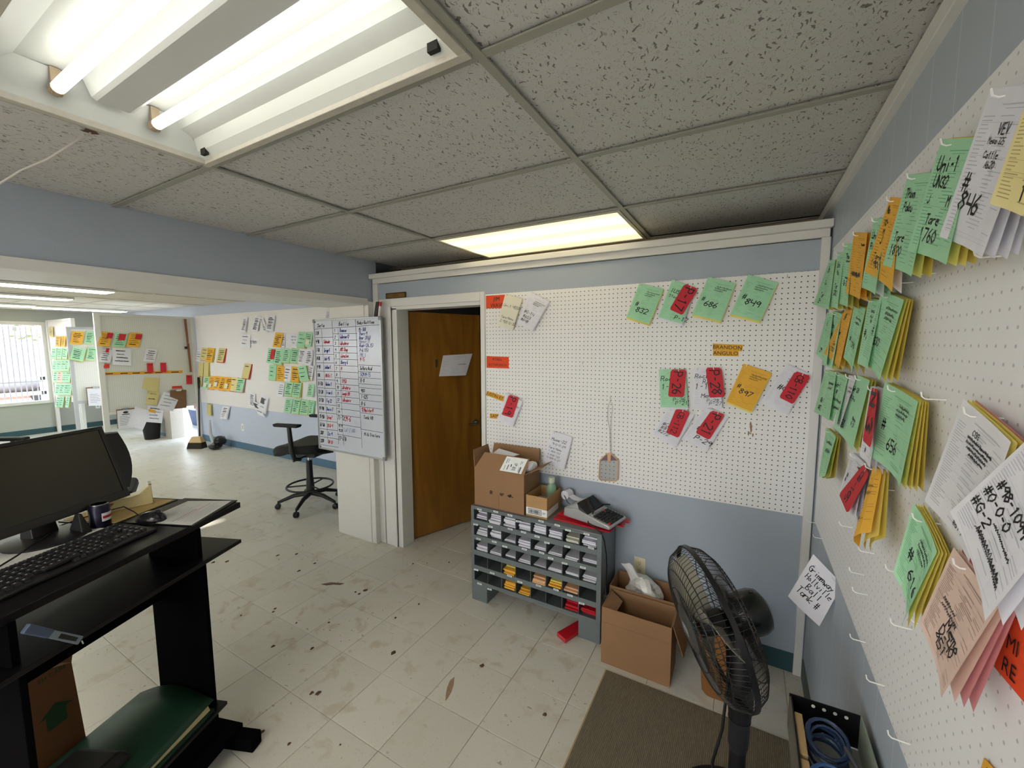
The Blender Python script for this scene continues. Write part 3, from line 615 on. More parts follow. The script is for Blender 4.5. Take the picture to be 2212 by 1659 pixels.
mb = MB(); mb.slab([w_(1312, 978), w_(1320, 978), w_(1319, 997), w_(1313, 997)], (0, -.004, 0)); mb.build('binding', mat('tan_leather_edge', '#d6a982'), fs)
# office plate above the door
t = tag(MB().box((-2.562, D-.012, 2.074), (-2.345, D, 2.121)).build('door_plate', mat('dark_bronze', '#3c2c1c', .4, .3), loc=(-2.45, D, 2.074), bevel=.004), 'small brown plate reading OFFICE above the door casing', 'sign')
mb = MB(); mb.box((-2.552, D-.014, 2.082), (-2.355, D-.011, 2.113)); mb.build('plate_face', mat('brass_brown_face', '#8c6a34', .35, .4), t)
P = Patch((-2.552, D-.014, 2.113), (-2.355, D-.014, 2.113), (-2.355, D-.014, 2.082), (-2.552, D-.014, 2.082)); mb = MB(); letter(mb, P, 'OFFICE', .5, .5, .45, 0); mb.build('plate_lettering', mat('bronze_letter', '#4a3519', .5), t)
# letter held on the open door
q0 = hp+dr*.34+V((0, 0, 1.27)); hz = V((0, 0, 1)); cs = [q0+hz*.21+dn_*.03, q0+dr*.25+hz*.2+dn_*.04, q0+dr*.23+hz*.005+dn_*.035, q0-dr*.02+hz*.0+dn_*.02]
cs = [plane_ for plane_ in cs]
def PLN(x, y, P0, n_): v = ray(x, y); return CAM+v*((V(P0)-CAM).dot(n_)/v.dot(n_))
cs = [PLN(x, y, hp+dn_*o, dn_) for (x, y), o in zip([(957, 768), (1019, 764), (1005, 811), (948, 813)], (.012, .014, .03, .026))]
pad('white printed sheets hung on the brown door', cs, 'white', (('white', .004, .03, .0), ('white', .008, .05, -.02)), (), seed=15, cat='papers', name='door_papers', rows=14, scr=((.6, .9, .5, .05),))
mb = MB(); a = hp+dn_*.001; pts = [PLN(x, y, hp+dn_*.005, dn_) for x, y in ((940, 778), (943, 776), (943, 792), (940, 794))]; mb.slab(pts, dn_*.006); tag(mb.build('door_clip', m_chrome, loc=pts[0]), 'small metal clip on the brown door left of the hung sheets', 'clip')
# ================================================================ right wall pegboard and its pads
XB = XR-.013
pr = tag(bx((XB, -2.4, .885), (XR-.001, 2.315, 2.125), 'pegboard', m_peg_right, bevel=.001), 'long white pegboard on the right wall, close to the camera', 'pegboard')
def rc(q, offs): return [X(x, y, XB-o) for (x, y), o in zip(q, offs)]
RO = (.026, .03, .062, .055)
YB3 = (('yellow', .30, .0, .015), ('yellow', .55, .0, .02), ('olive', .8, .0, .01))
YB2 = (('yellow', .35, .0, .02), ('olive', .7, .0, .02))
WB3 = (('white', .3, .0, .01), ('white', .6, .0, .02), ('white', .8, .0, .0))
def rpad(label, q, col, backs=YB2, texts=(), tg=None, **k):
    offs = k.pop('offs', RO); cs = rc(q, offs); ts = None
    if tg: ts = ('red', rc(tg[0], [o+.006 for o in offs]), tg[1])
    P, r_ = pad(label, cs, col, backs, texts, ts, wallax=(0, XB), group='paper pads on the right wall pegboard', curl=k.pop('curl', -.006), tsx=1.3, **k)
    a = P(.32, .05); hook(pr, (XB, a.y, a.z), (-1, 0, 0), XB-a.x+.012)
    return P
# row 1, from the far corner to the camera
rpad('farthest green pad of the top row on the right wall', [(1791.5, 562), (1805, 560.5), (1790, 669), (1757, 658)], 'green', YB2, [("Un", .25, .26, .13), ("Co", .3, .52, .1), ("Tar", .25, .8, .1), ("24", .2, .93, .1)], seed=30, wd=.17)
rpad('second green pad of the top row from the far corner', [(1810, 545), (1824, 545), (1809, 669), (1791, 662)], 'green', YB2, [("Uni", .2, .28, .1), ("Mc", .25, .42, .08), ("Tar", .2, .66, .08), ("282", .2, .78, .08)], seed=31, wd=.17)
rpad('third green pad of the top row from the far corner', [(1824, 526), (1843, 526), (1830, 666), (1812, 656)], 'green', YB2, [("Tho", .3, .26, .08), ("G-3", .2, .7, .08)], seed=32, scr=((.3, .9, .32, .04), (.3, .8, .6, .05)), wd=.17)
rpad('narrow orange pad with a black scribble in the top row', [(1845, 502), (1874, 504), (1857, 648), (1826, 633)], 'orange', (('orange', .35, 0, .02), ('olive', .6, 0, .03)), [], seed=33, scr=((.2, .7, .72, .08), (.15, .75, .70, .07), (.6, .9, .22, .05)), wd=.17)
rpad('green pad just behind the curling orange pad, top row', [(1888, 471), (1914, 473), (1890, 638), (1860, 621)], 'green', (('white', .4, 0, .03), ('green', .7, 0, .0)), [("Uni-1", .1, .3, .1), ("Paku", .1, .45, .09), ("W", .3, .72, .08)], seed=34, wd=.17)
rpad('orange pad curling out over the green ones, top row', [(1923.8, 425), (1946, 428), (1927, 631), (1867, 586)], 'orange', (('white', .4, 0, .02),), [("Na", .1, .2, .09), ("10-", .12, .36, .08), ("M", .2, .47, .07), ("J", .2, .58, .08), ("Tare", .12, .78, .07), ("1900", .1, .89, .08)], seed=35, wd=.17)
rpad('green pad reading Thom and Tare 1820, top row', [(1961.6, 377), (2018, 372), (1968.5, 597), (1906.6, 572.5)], 'green', YB2, [("Thom", .12, .25, .1), ("Paku", .16, .39, .09), ("Tare", .12, .71, .09), ("1820", .08, .86, .1), (",", .1, .92, .08)], seed=36, wd=.16)
rpad('green pad reading Uni-1 UN32 Tare 1760, top row', [(2034, 301), (2110, 297), (2044, 572), (1960, 541)], 'green', YB3, [("Uni-1", .12, .27, .12), ("UN32", .14, .41, .1), ("J", .12, .55, .07), ("M", .6, .56, .09), ("Tare", .2, .73, .09), ("1760", .14, .88, .11)], seed=37, wd=.16, rows=26)
rpad('large white pad marked 846, top row', [(2140, 193), (2262, 178), (2121, 557), (2028.6, 511)], 'white', WB3, [("VEV", .42, .28, .07), ("Mesa 325", .3, .34, .04), ("Cattle", .3, .43, .045), ("Ab20", .38, .49, .045), ("#", .1, .66, .12), ("846", .14, .79, .13)], seed=38, wd=.15, rows=30)
rpad('pale yellow pad overlapping the white 846 pad', [(2228, 190), (2330, 150), (2265, 500), (2137, 440)], 'pale', (('pale', .5, 0, .02),), [("31", .5, .72, .1), ("1-L", .35, .9, .12)], seed=39, wd=.15, rows=24, offs=(.045, .05, .085, .075))
# row 2
rpad('farthest green pad of the second row on the right wall', [(1787, 675), (1800, 676), (1785, 792), (1762, 765)], 'green', YB2, [("G", .3, .28, .1), ("A", .3, .42, .08), ("29", .2, .88, .09)], seed=40, wd=.17)
rpad('second green pad of the second row from the corner', [(1800, 672), (1819, 678), (1797, 797), (1776, 788)], 'green', YB2, [("Hav", .15, .3, .1), ("Ad", .2, .44, .09), ("1", .3, .85, .08)], seed=41, wd=.17)
rpad('orange pad reading Tare 1700 in the second row', [(1828, 662), (1842, 668), (1812, 797), (1779, 764)], 'orange', YB2, [("Bl", .3, .22, .1), ("Mes", .25, .5, .08), ("Tare", .2, .74, .07), ("1700", .14, .86, .08)], seed=42, wd=.17)
rpad('narrow green pad right of the orange one, second row', [(1846, 655), (1870, 668), (1839, 806), (1822, 772)], 'green', YB2, [("#", .15, .66, .09), ("1240", .25, .72, .09)], seed=43, scr=((.3, .8, .25, .06), (.3, .7, .33, .06)), wd=.17)
rpad('green pad marked 625 in the second row', [(1877, 642), (1904, 650), (1873, 800), (1852, 785)], 'green', YB2, [("#", .1, .58, .1), ("625", .24, .64, .1)], seed=44, scr=((.3, .8, .22, .05), (.3, .8, .3, .05), (.35, .75, .37, .05)), wd=.17)
rpad('green pad marked G-30, nearest of the second row', [(1904.6, 629), (1953, 648), (1899, 822), (1857, 774)], 'green', YB3, [("#", .12, .6, .13), ("G30", .26, .7, .11)], seed=45, scr=((.38, .9, .2, .05), (.4, .8, .27, .05), (.42, .75, .33, .05)), wd=.16, rows=26)
# row 3
rpad('green pad with two numbers in the third row by the corner', [(1782.5, 798), (1807, 805), (1791, 909), (1758, 890)], 'green', YB2, [("#G-1", .2, .72, .1), ("#82", .16, .9, .11)], seed=46, scr=((.5, .9, .3, .07), (.5, .8, .4, .06)), wd=.17)
rpad('green pad with dense writing in the third row', [(1807, 803), (1832, 815), (1807, 920), (1790, 905)], 'green', YB2, [("Ash-1", .1, .3, .1), ("AP", .2, .44, .08)], seed=47, scr=((.1, .8, .6, .08), (.1, .7, .75, .08)), wd=.17)
rpad('narrow white pad in the third row', [(1833, 810), (1850, 815), (1813, 926), (1798, 915)], 'white', WB3, [], seed=48, scr=((.4, .9, .25, .05), (.4, .9, .32, .05)), wd=.17)
rpad('green pad reading Ash-120 Tare 2720, third row', [(1852.5, 811), (1879, 822), (1841, 974), (1799, 922)], 'green', YB2, [("Ash-120", .06, .25, .075), ("AP-Pro", .1, .4, .07), ("'J", .1, .52, .06), ("Memo", .58, .66, .06), ("G-20", .58, .74, .06), ("Tare", .12, .79, .07), ("2720", .08, .89, .08)], seed=49, wd=.16, printed=False)
rpad('tall white pad behind a red tag in the third row', [(1880, 833), (1906, 846), (1878, 1018), (1857, 985)], 'white', WB3, [("#", .2, .9, .06)], ([(1884, 837), (1897, 841), (1881, 968), (1864, 951)], ["N 3"]), seed=50, wd=.17)
rpad('green pad marked 656, nearest of the third row', [(1911, 825), (1983, 868), (1943, 1054), (1880, 986)], 'green', (('yellow', .22, .0, .01), ('yellow', .42, .0, .015), ('yellow', .62, .0, .02), ('olive', .82, .0, .01)), [("#", .12, .58, .14), ("656", .3, .78, .14)], seed=51, scr=((.5, .8, .22, .05), (.42, .78, .28, .05), (.42, .7, .34, .05)), wd=.16, rows=26, curl=-.012)
# row 4
rpad('narrow green pad seen nearly edge-on, lowest by the corner', [(1785, 923), (1806, 944), (1783, 1026), (1768, 1030)], 'green', YB2, [], seed=52, scr=((.2, .8, .3, .08), (.2, .7, .5, .12)), wd=.17)
rpad('white pad under the red CB-105 tag', [(1840, 976), (1870, 1004), (1845, 1133), (1812, 1066)], 'white', WB3, [("#", .1, .55, .1), ("#", .06, .66, .1)], ([(1866, 1002), (1878, 1025), (1831, 1110), (1813, 1068)], ["CB-105"]), seed=53, scr=((.5, .9, .2, .06),), wd=.17)
rpad('crumpled orange pad hanging below the 656 pad', [(1887, 1004), (1906, 1016), (1881, 1150), (1856, 1182)], 'orange', (('yellow', .35, .0, .02), ('olive', .65, .0, .03)), [], seed=54, scr=((.4, .8, .3, .05), (.35, .8, .4, .05), (.2, .6, .78, .06)), wd=.17, curl=.02)
rpad('green pad marked 616 with yellow sheets behind', [(1974, 1086), (2024, 1192), (1948, 1350), (1929, 1238)], 'green', (('yellow', .2, .0, .01), ('yellow', .42, .0, .02), ('yellow', .65, .0, .02), ('olive', .85, .0, .01)), [("#", .2, .6, .15), ("616", .34, .78, .15)], seed=55, scr=((.42, .9, .26, .05), (.4, .85, .33, .05), (.4, .75, .4, .05)), wd=.16, rows=26, curl=-.012)
rpad('big white sheet with three numbers at its foot', [(2081, 862), (2184, 955), (2093, 1213), (1997, 1082)], 'white', (('yellow', .3, .0, .01), ('yellow', .6, 0, .01), ('rose', .8, 0, .0)), [("CGG", .36, .2, .05), ("#G-5", .52, .8, .055), ("#629", .5, .87, .055), ("#614", .52, .94, .055)], seed=56, scr=((.3, .8, .25, .03), (.3, .75, .29, .03), (.34, .74, .33, .03), (.4, .7, .37, .03)), wd=.15, rows=34, ink=m_ink)
rpad('pink printed form with a handwritten memo number', [(2060, 1182), (2155, 1315), (2033, 1507), (1985, 1347)], 'pink', (('pink', .35, 0, .01), ('rose', .6, .0, .03), ('rose', .85, .0, .05)), [("Memo", .42, .66, .1), ("D-40", .36, .77, .1), ("951", .32, .88, .1)], seed=57, scr=((.2, .5, .5, .05), (.2, .6, .56, .05)), wd=.16, rows=34)
rpad('white sheet marked 98-1099 near the right edge', [(2245, 925), (2330, 1090), (2128, 1341), (2052, 1105)], 'white', WB3, [("#98-1099", .14, .5, .085, .18, .8), ("#0-0-0", .08, .62, .085, .18, .85), ("#G-2", .06, .76, .085, .18, .85)], seed=58, scr=((.3, .85, .84, .06), (.3, .85, .84, .05), (.28, .88, .845, .03), (.4, .8, .68, .03)), wd=.17, rows=30, offs=(.03, .036, .075, .065))
rpad('olive sheet at the right edge beside the white sheet', [(2225, 1240), (2290, 1300), (2250, 1400), (2192, 1292)], 'olive', (), [("1.", .2, .5, .3)], seed=59, printed=False, offs=(.01, .01, .03, .03))
sign('orange-red card at the right edge reading MI and RE', rc([(2174, 1321), (2290, 1400), (2290, 1610), (2147, 1440)], (.004,)*4), 'sign', [])
P = Patch(*rc([(2174, 1321), (2290, 1400), (2290, 1610), (2147, 1440)], (.005,)*4)); mb = MB(); letter(mb, P, 'MI', .24, .42, .24, 0, .85); letter(mb, P, 'RE', .24, .8, .24, 0, .85); o = mb.build('card_lettering', m_ink, bpy.data.objects['name_strip.006'])
sign('tip of an orange card at the bottom right corner of the board', rc([(2125, 1637), (2200, 1720), (2190, 1800), (2108, 1700)], (.004,)*4), 'strip', [("NUT", .4, .3, .3)])
for q in [(2044, 864), (1875, 1286), (1870, 1388), (1911, 1482), (1966, 1608), (1761, 1130), (1777, 1164), (1867, 1242), (1889, 1196), (1842, 1140), (1932, 1060), (2022, 590), (1973, 610), (2176, 552), (1957, 1240), (1970, 1360), (2020, 1355), (2205, 1325)]:
    a = X(*q, XB); hook(pr, a, (-1, 0, 0), .032)
# the Grimmway note hangs from the lower corner of that board
cs = [X(1757, 1197, .277), X(1820, 1262, .277), X(1770, 1353, .262), X(1702, 1288, .262)]
P, r_ = pad('white square note reading Grimmway Holtville Ball Tank', [Y(1757, 1197, 1.90), Y(1820, 1262, 1.84), Y(1770, 1353, 1.84), Y(1702, 1288, 1.90)], 'white', (), [("Grimmway", .09, .29, .13, .2, .66), ("Holtville", .12, .45, .12, .2, .66), ("Ball", .26, .62, .13, .2, .8), ("Tank #", .1, .78, .14, .2, .75)], seed=60, printed=False, cat='note', name='paper_note', wd=.1, group=None)
mb = MB(); a = P(.5, .0); mb.tube([P(.93, .12)+P.n*.004, P(.9, .08), V((XB, P(.9, .08).y, P(.9, .08).z+.02))], .0016, 5); mb.tube([P(.2, .14)+P.n*.004, P(.2, .12)-P.n*.004, P(.2, .1)-P.n*.02], .0016, 5); mb.build('pin', m_hook, r_)
# ================================================================ steel pigeonhole cabinet by the wall
m_steel = mat('grey_cabinet_enamel', '#6f777a', .4, .2, var=.06, scale=18, bump=.05)
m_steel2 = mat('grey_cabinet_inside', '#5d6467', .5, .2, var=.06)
m_lab = mat('white_sticker', '#e8ecea', .6)
CX0, CX1, CY0, CY1, CZ0, CZ1 = -1.54, -.655, 2.165, 2.452, .118, .652
cab = empty('pigeonhole_cabinet', (-1.1, 2.3, 0), 'grey steel pigeonhole cabinet with five rows of bins on two feet', 'cabinet')
bx((CX0, CY0, CZ1-.012), (CX1, CY1, CZ1), 'top_panel', m_steel, cab, bevel=.002)
bx((CX0, CY0+.004, CZ0), (CX0+.012, CY1, CZ1-.012), 'side_panel', m_steel, cab); bx((CX1-.012, CY0+.004, CZ0), (CX1, CY1, CZ1-.012), 'side_panel', m_steel, cab)
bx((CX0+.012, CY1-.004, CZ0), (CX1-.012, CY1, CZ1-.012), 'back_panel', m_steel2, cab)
bx((CX0, CY0, CZ0), (CX0+.022, CY0+.004, CZ1-.012), 'post', m_steel, cab); bx((CX1-.026, CY0, CZ0), (CX1, CY0+.004, CZ1-.012), 'post', m_steel, cab)
RP = .1045; ztop = lambda k: CZ1-.020-RP*k  # top of opening k
cw = (CX1-CX0-.048)/8; cx0 = CX0+.022
for k in range(6):
    z1 = CZ1-.012 if k == 0 else ztop(k-1)-.072; z0 = ztop(k) if k < 5 else CZ0
    bx((cx0, CY0-.001, z0), (CX1-.026, CY0+.003, z1), 'rail', m_steel, cab)
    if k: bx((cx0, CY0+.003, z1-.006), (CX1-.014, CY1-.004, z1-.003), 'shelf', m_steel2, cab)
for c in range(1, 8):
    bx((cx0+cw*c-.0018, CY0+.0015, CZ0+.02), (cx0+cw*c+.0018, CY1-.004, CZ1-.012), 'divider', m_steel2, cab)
for a, b in ((CX0, -1.42), (-.785, CX1)): bx((a, CY0, 0), (b, CY0+.24, CZ0+.004), 'foot', m_steel, cab, bevel=.001)
rnd = random.Random(5); me_l = None
for k in range(6):
    if k == 3: continue
    for c in range(8):
        if k == 5 and c > 1: continue
        zc_ = (CZ1-.016) if k == 0 else ztop(k-1)-.072-.014
        q = V((cx0+cw*(c+.42)+rnd.uniform(-.008, .008), CY0-.0015, zc_))
        if me_l is None:
            mb = MB(); mb.box(q+V((-.017, -.0006, -.0055)), q+V((.017, .0006, .0055))); mb.box(q+V((-.012, -.0009, -.002)), q+V((.010, 0, .0022)), 1)
            o = mb.build('label_sticker', [m_lab, m_print], cab); me_l = o.data; q_l = q
        else: inst(me_l, 'label_sticker', ORG[cab.name]+(q-q_l), cab, (0, rnd.uniform(-.05, .05), 0))
FILL = [[.7, .75, .85, .7, .9, .6, -.35, .7], [.6, .75, .2, .6, .35, .2, .2, .3], [.5, .2, .25, .2, .15, .3, .3, .35], [0, 0, 'o.6', 0, 'p.6', 'o.6', 'p.45', 0], [0, 0, 'o.85', 'o.35', 0, 0, 'r.6', 'r.5']]
RN = ['top', 'second', 'third', 'fourth', 'bottom']; CN = ['first', 'second', 'third', 'fourth', 'fifth', 'sixth', 'seventh', 'last']
KC = {'o': ('orange ticket slips', 'orange'), 'p': ('peach ticket slips', 'peach'), 'r': ('red tags in plastic', 'red'), 'w': ('white paper slips', 'white'), 'c': ('cream envelopes', 'cream')}
PAPER['peach'] = mat('peach_paper', '#e3b184', .75, var=.05); m_redp = mat('red_plastic_film', '#c31d2b', .28, var=.12, scale=60, coat=.3, bump=.4, bscale=90)
m_slip = [paper('white'), mat('grey_white_slip', '#d6d6de', .75), paper('white'), mat('lavender_slip', '#dcdae8', .75)]
for r_ in range(5):
    for c in range(8):
        v_ = FILL[r_][c]
        if not v_: continue
        if isinstance(v_, str): kc, hh = v_[0], float(v_[1:])
        else: kc, hh = ('w', v_) if v_ > 0 else ('c', -v_)
        zb = ztop(r_)-.072+(.0) -.0025; hgt = .066*hh; xa, xb = cx0+cw*c+.008, cx0+cw*(c+1)-.006
        root = empty('paper_stack', ((xa+xb)/2, 2.3, zb), '%s in the %s bin of the %s row of the cabinet' % ({'w': 'white paper slips', 'c': 'cream folded slips', 'o': 'orange ticket slips', 'p': 'peach ticket slips', 'r': 'red tag packet'}[kc], CN[c], RN[r_]), 'paper stack', 'slips in the pigeonholes')
        n = max(2, int(hgt/.011)+1); z = zb; t = hgt/n
        for i in range(n):
            ww = (xb-xa)*rnd.uniform(.82, 1)/2; cx_ = (xa+xb)/2+rnd.uniform(-.004, .004); yf = CY0+.006+rnd.uniform(0, .03)+(0 if i < n-1 else .012); an = rnd.uniform(-.05, .05)
            yb = yf+.2; dz = rnd.uniform(.002, .006); mb = MB(); sg_ = 5
            rs = []
            for s_ in range(sg_+1):
                y = yf+(yb-yf)*s_/sg_; dzz = dz*sin(pi*s_/sg_)*.6; rs.append([(cx_-ww+an*(y-yf), y, z+dzz), (cx_+ww+an*(y-yf), y, z+dzz), (cx_+ww+an*(y-yf), y, z+t*.86+dzz), (cx_-ww+an*(y-yf), y, z+t*.86+dzz)])
            mb.rings(rs)
            mm = {'w': m_slip[i % 4], 'c': paper('cream'), 'o': paper('orange'), 'p': PAPER['peach'], 'r': m_redp}[kc]
            if kc == 'o' and i == n-1 and hh > .5: mm = paper('yellow')
            mb.build('slip', mm, root); z += t
# ================================================================ cardboard boxes
def carton(name, label, x0, x1, y0, y1, z0, z1, m, flaps=(), t=.004, cat='cardboard box', low=0, extra=None):
    r_ = empty(name, ((x0+x1)/2, (y0+y1)/2, z0), label, cat)
    mb = MB(); mb.box((x0, y0, z0), (x1, y1, z0+t)); mb.box((x0, y0, z0+t), (x1, y0+t, z1)); mb.box((x0, y1-t, z0+t), (x1, y1, z1)); mb.box((x0, y0+t, z0+t), (x0+t, y1-t, z1)); mb.box((x1-t, y0+t, z0+t), (x1, y1-t, z1))
    mb.build('body', m, r_)
    for ps, tv in flaps: mb = MB(); mb.slab(ps, tv); mb.build('flap', m, r_)
    return r_
x0, x1, y0, y1, z0, z1 = -1.528, -1.158, 2.192, 2.405, .652, .905
b1 = carton('cardboard_box', 'tall brown carton with open flaps on the left of the steel cabinet', x0, x1, y0, y1, z0, z1, m_card, [
    ([(x0, y1, z1), (x1, y1, z1), (x1-.01, y1+.03, z1+.112), (x0+.005, y1+.03, z1+.112)], (0, -.004, 0)),
    ([(x0, y0, z1), (x0, y1-.006, z1), (x0-.012, y1-.03, z1+.115), (x0-.012, y0+.005, z1+.113)], (.004, 0, 0)),
    ([(x0+.004, y0+.002, z1), (x1, y0+.002, z1), (x1+.012, y0+.05, z1+.094), (x0+.05, y0+.05, z1+.094)], (0, .004, 0)),
    ([(x1, y0+.01, z1), (x1, y1, z1), (x1+.10, y1-.02, z1+.052), (x1+.09, y0+.06, z1+.04)], (0, 0, .004))])
P = Patch((-1.305, y0+.047, z1+.09), (-1.155, y0+.048, z1+.09), (-1.180, y0+.005, z1+.004), (-1.335, y0+.005, z1+.004))
P.c = [p+P.n*.002 for p in P.c]; mb = MB(); mb.slab([p+P.n*.0005 for p in P.c], P.n*-.001)
rr = random.Random(3)
for (u, v0, v1, w_) in ((.12, .15, .45, .004), (.2, .15, .4, .003), (.28, .55, .85, .006), (.14, .6, .9, .003), (.4, .5, .62, .008), (.78, .2, .4, .003), (.84, .2, .35, .003), (.86, .6, .95, .008), (.8, .62, .9, .003)): ribbon(mb, P, [(u, v0), (u+.01, v1)], w_, 1)
for k in range(11): ribbon(mb, P, [(.5, .38+k*.045), (.66, .38+k*.045)], rr.choice((.0016, .003)), 1)
mb.build('shipping_label', [m_lab, mat('label_print', '#5c5c5e')], b1)
for (cx_, cz_, w_, h_, c_) in ((-1.40, .755, .02, .018, '#5a4a42'), (-1.32, .757, .028, .016, '#5e4a3f'), (-1.258, .757, .022, .013, '#17130f'), (-1.243, .752, .01, .006, '#3a2c22')):
    mb = MB(); k = 11; rr = random.Random(int(cx_*1000)); mb.add([(cx_+w_*cos(2*pi*i/k)*rr.uniform(.4, 1), y0-.0006, cz_+h_*sin(2*pi*i/k)*rr.uniform(.4, 1)) for i in range(k)], [list(range(k))]); mb.build('ink_blot', mat('ink_blot_'+c_[1:], c_, .7, alpha=.75), b1)
mb = MB(); mb.box((-1.344, y0-.0008, z0), (-1.341, y0-.0002, .745)); mb.build('seam', mat('carton_seam', '#7d5f41', .8), b1)
def crumple(name, c, r, mats, parent=None, seed=0, amp=.35, n=14, label=None, cat=None):
    bm = bmesh.new(); bmesh.ops.create_icosphere(bm, subdivisions=3, radius=1); rr = random.Random(seed)
    dirs = [V((rr.gauss(0, 1), rr.gauss(0, 1), rr.gauss(0, 1))).normalized() for _ in range(n)]
    amps = [rr.uniform(-amp, amp) for _ in range(n)]
    mb = MB()
    for v in bm.verts:
        d_ = v.co.normalized(); k = 1+sum(a*max(0, d_.dot(q))**5 for a, q in zip(amps, dirs)); k += rr.uniform(-.06, .06)
        mb.v.append(V(c)+V((d_.x*r[0], d_.y*r[1], d_.z*r[2]))*k)
    mb.f = [[q.index for q in f.verts] for f in bm.faces]; mb.m = [0]*len(mb.f); bm.free()
    o = mb.build(name, mats, parent); return tag(o, label, cat)
mb = MB(); mb.slab([(-1.47, 2.25, .955), (-1.30, 2.24, .985), (-1.27, 2.34, .985), (-1.44, 2.36, 1.0)], (0, 0, .003)); tag(mb.build('folded_paper', paper('white')), 'white folded paper sticking out of the tall brown carton', 'paper')
crumple('packing_paper', (-1.185, 2.30, .915), (.055, .075, .04), paper('white'), seed=4, label='crumpled white packing paper at the right of the tall brown carton', cat='packing paper')
x0, x1, y0, y1, z0, z1 = -1.148, -1.006, 2.200, 2.412, .652, .784
b2 = carton('cardboard_box', 'small open tray carton with a barcode label on the steel cabinet', x0, x1, y0, y1, z0, z1, m_card2)
mb = MB(); mb.box((x0+.001, y0-.001, z0+.012), (x1+.0008, y0-.0002, z0+.056)); mb.box((x1+.0002, y0, z0+.012), (x1+.001, y1-.04, z0+.05)); mb.build('white_band', m_lab, b2)
mb = MB(); xx = x0+.022; rr = random.Random(9)
for a, b in (((x0+.015, z0+.018), (x0+.105, z0+.021)), ((x0+.015, z0+.048), (x0+.105, z0+.051)), ((x0+.015, z0+.018), (x0+.018, z0+.05)), ((x0+.102, z0+.018), (x0+.105, z0+.05)), ((x0+.112, z0+.036), (x0+.135, z0+.038)), ((x0+.112, z0+.03), (x0+.13, z0+.032))): mb.box((a[0], y0-.0016, a[1]), (b[0], y0-.001, b[1]))
while xx < x0+.098: w_ = rr.choice((.001, .0018, .003)); mb.box((xx, y0-.0016, z0+.024), (xx+w_, y0-.001, z0+.045)); xx += w_+rr.choice((.0012, .002))
mb.build('barcode', m_ink, b2)
mb = MB(); mb.slab([(-1.13, 2.24, .70), (-1.02, 2.23, .715), (-1.02, 2.33, .74), (-1.13, 2.35, .725)], (0, 0, .006)); o = mb.build('grey_packet', mat('grey_packet_film', '#a8a59b', .5)); tag(o, 'flat grey packet lying in the small tray carton', 'packet')
mb = MB(); mb.slab([(-1.115, 2.25, .713), (-1.085, 2.245, .717), (-1.085, 2.268, .721), (-1.115, 2.272, .717)], (0, 0, .002)); mb.build('red_patch', mat('dull_red_print', '#8c3a2c'), o) if False else None
bt = empty('bottle', (-1.05, 2.365, .657), 'pale green plastic bottle with white cap standing in the tray carton', 'bottle')
MB().lathe([(.030, 0), (.032, .004), (.032, .135), (.026, .155), (.018, .165), (.018, .172)], (-1.05, 2.365, .657), n=20).build('body', mat('green_translucent_plastic', '#8fb596', .3, var=.03, trans=.15), bt, smooth=40)
MB().lathe([(.021, 0), (.021, .030), (.019, .034)], (-1.05, 2.365, .828), n=20).build('cap', mat('milky_cap', '#c9d4bd', .4), bt, smooth=40)
# ---- lower cartons by the fan
x0, x1, y0, y1, z1 = -.611, -.259, 2.045, 2.235, .316
b3 = carton('cardboard_box', 'tan carton on the floor right of the cabinet, nearest the mat', x0, x1, y0, y1, 0.0, z1, m_card, [
    ([(x1+.001, y0+.02, z1), (x1+.001, y1, z1), (x1+.055, y1-.02, z1-.15), (x1+.05, y0+.05, z1-.17)], (.004, 0, 0)),
    ([(x0+.006, y0+.006, z1-.004), (x0+.006, y1-.02, z1-.004), (x0+.075, y1-.05, z1-.03), (x0+.06, y0+.01, z1-.045)], (0, 0, .004))])
mb = MB(); mb.box((x0, y0-.0006, .232), (x1, y0-.0001, .2335)); mb.build('score_line', mat('carton_seam', '#7d5f41'), b3)
x0, x1, y0, y1, z1 = -.628, -.275, 2.245, 2.432, .325
b4 = carton('cardboard_box', 'tan carton against the wall holding a white plastic bag', x0, x1, y0, y1, 0.0, z1, m_card, [([(x1, y0, z1), (x1, y1-.01, z1), (x1+.03, y1-.04, z1+.03), (x1+.03, y0+.02, z1+.02)], (.004, 0, 0))])
m_bag = mat('white_plastic_bag', '#e3e2dd', .35, var=.03, bump=.3, bscale=40)
bg_ = crumple('plastic_bag', (-.46, 2.34, .29), (.125, .07, .085), m_bag, seed=11, amp=.55, n=22, label='crumpled white plastic bag stuffed in the carton by the wall', cat='plastic bag')
mb = MB(); mb.grid(lambda u, v: V((-.53+.13*u-.06*v, 2.34+.03*sin(5*u), .33+.10*v-.05*u*v+.012*sin(9*u+4*v))), 6, 5); mb.build('bag_ear', m_bag, bg_, smooth=60)
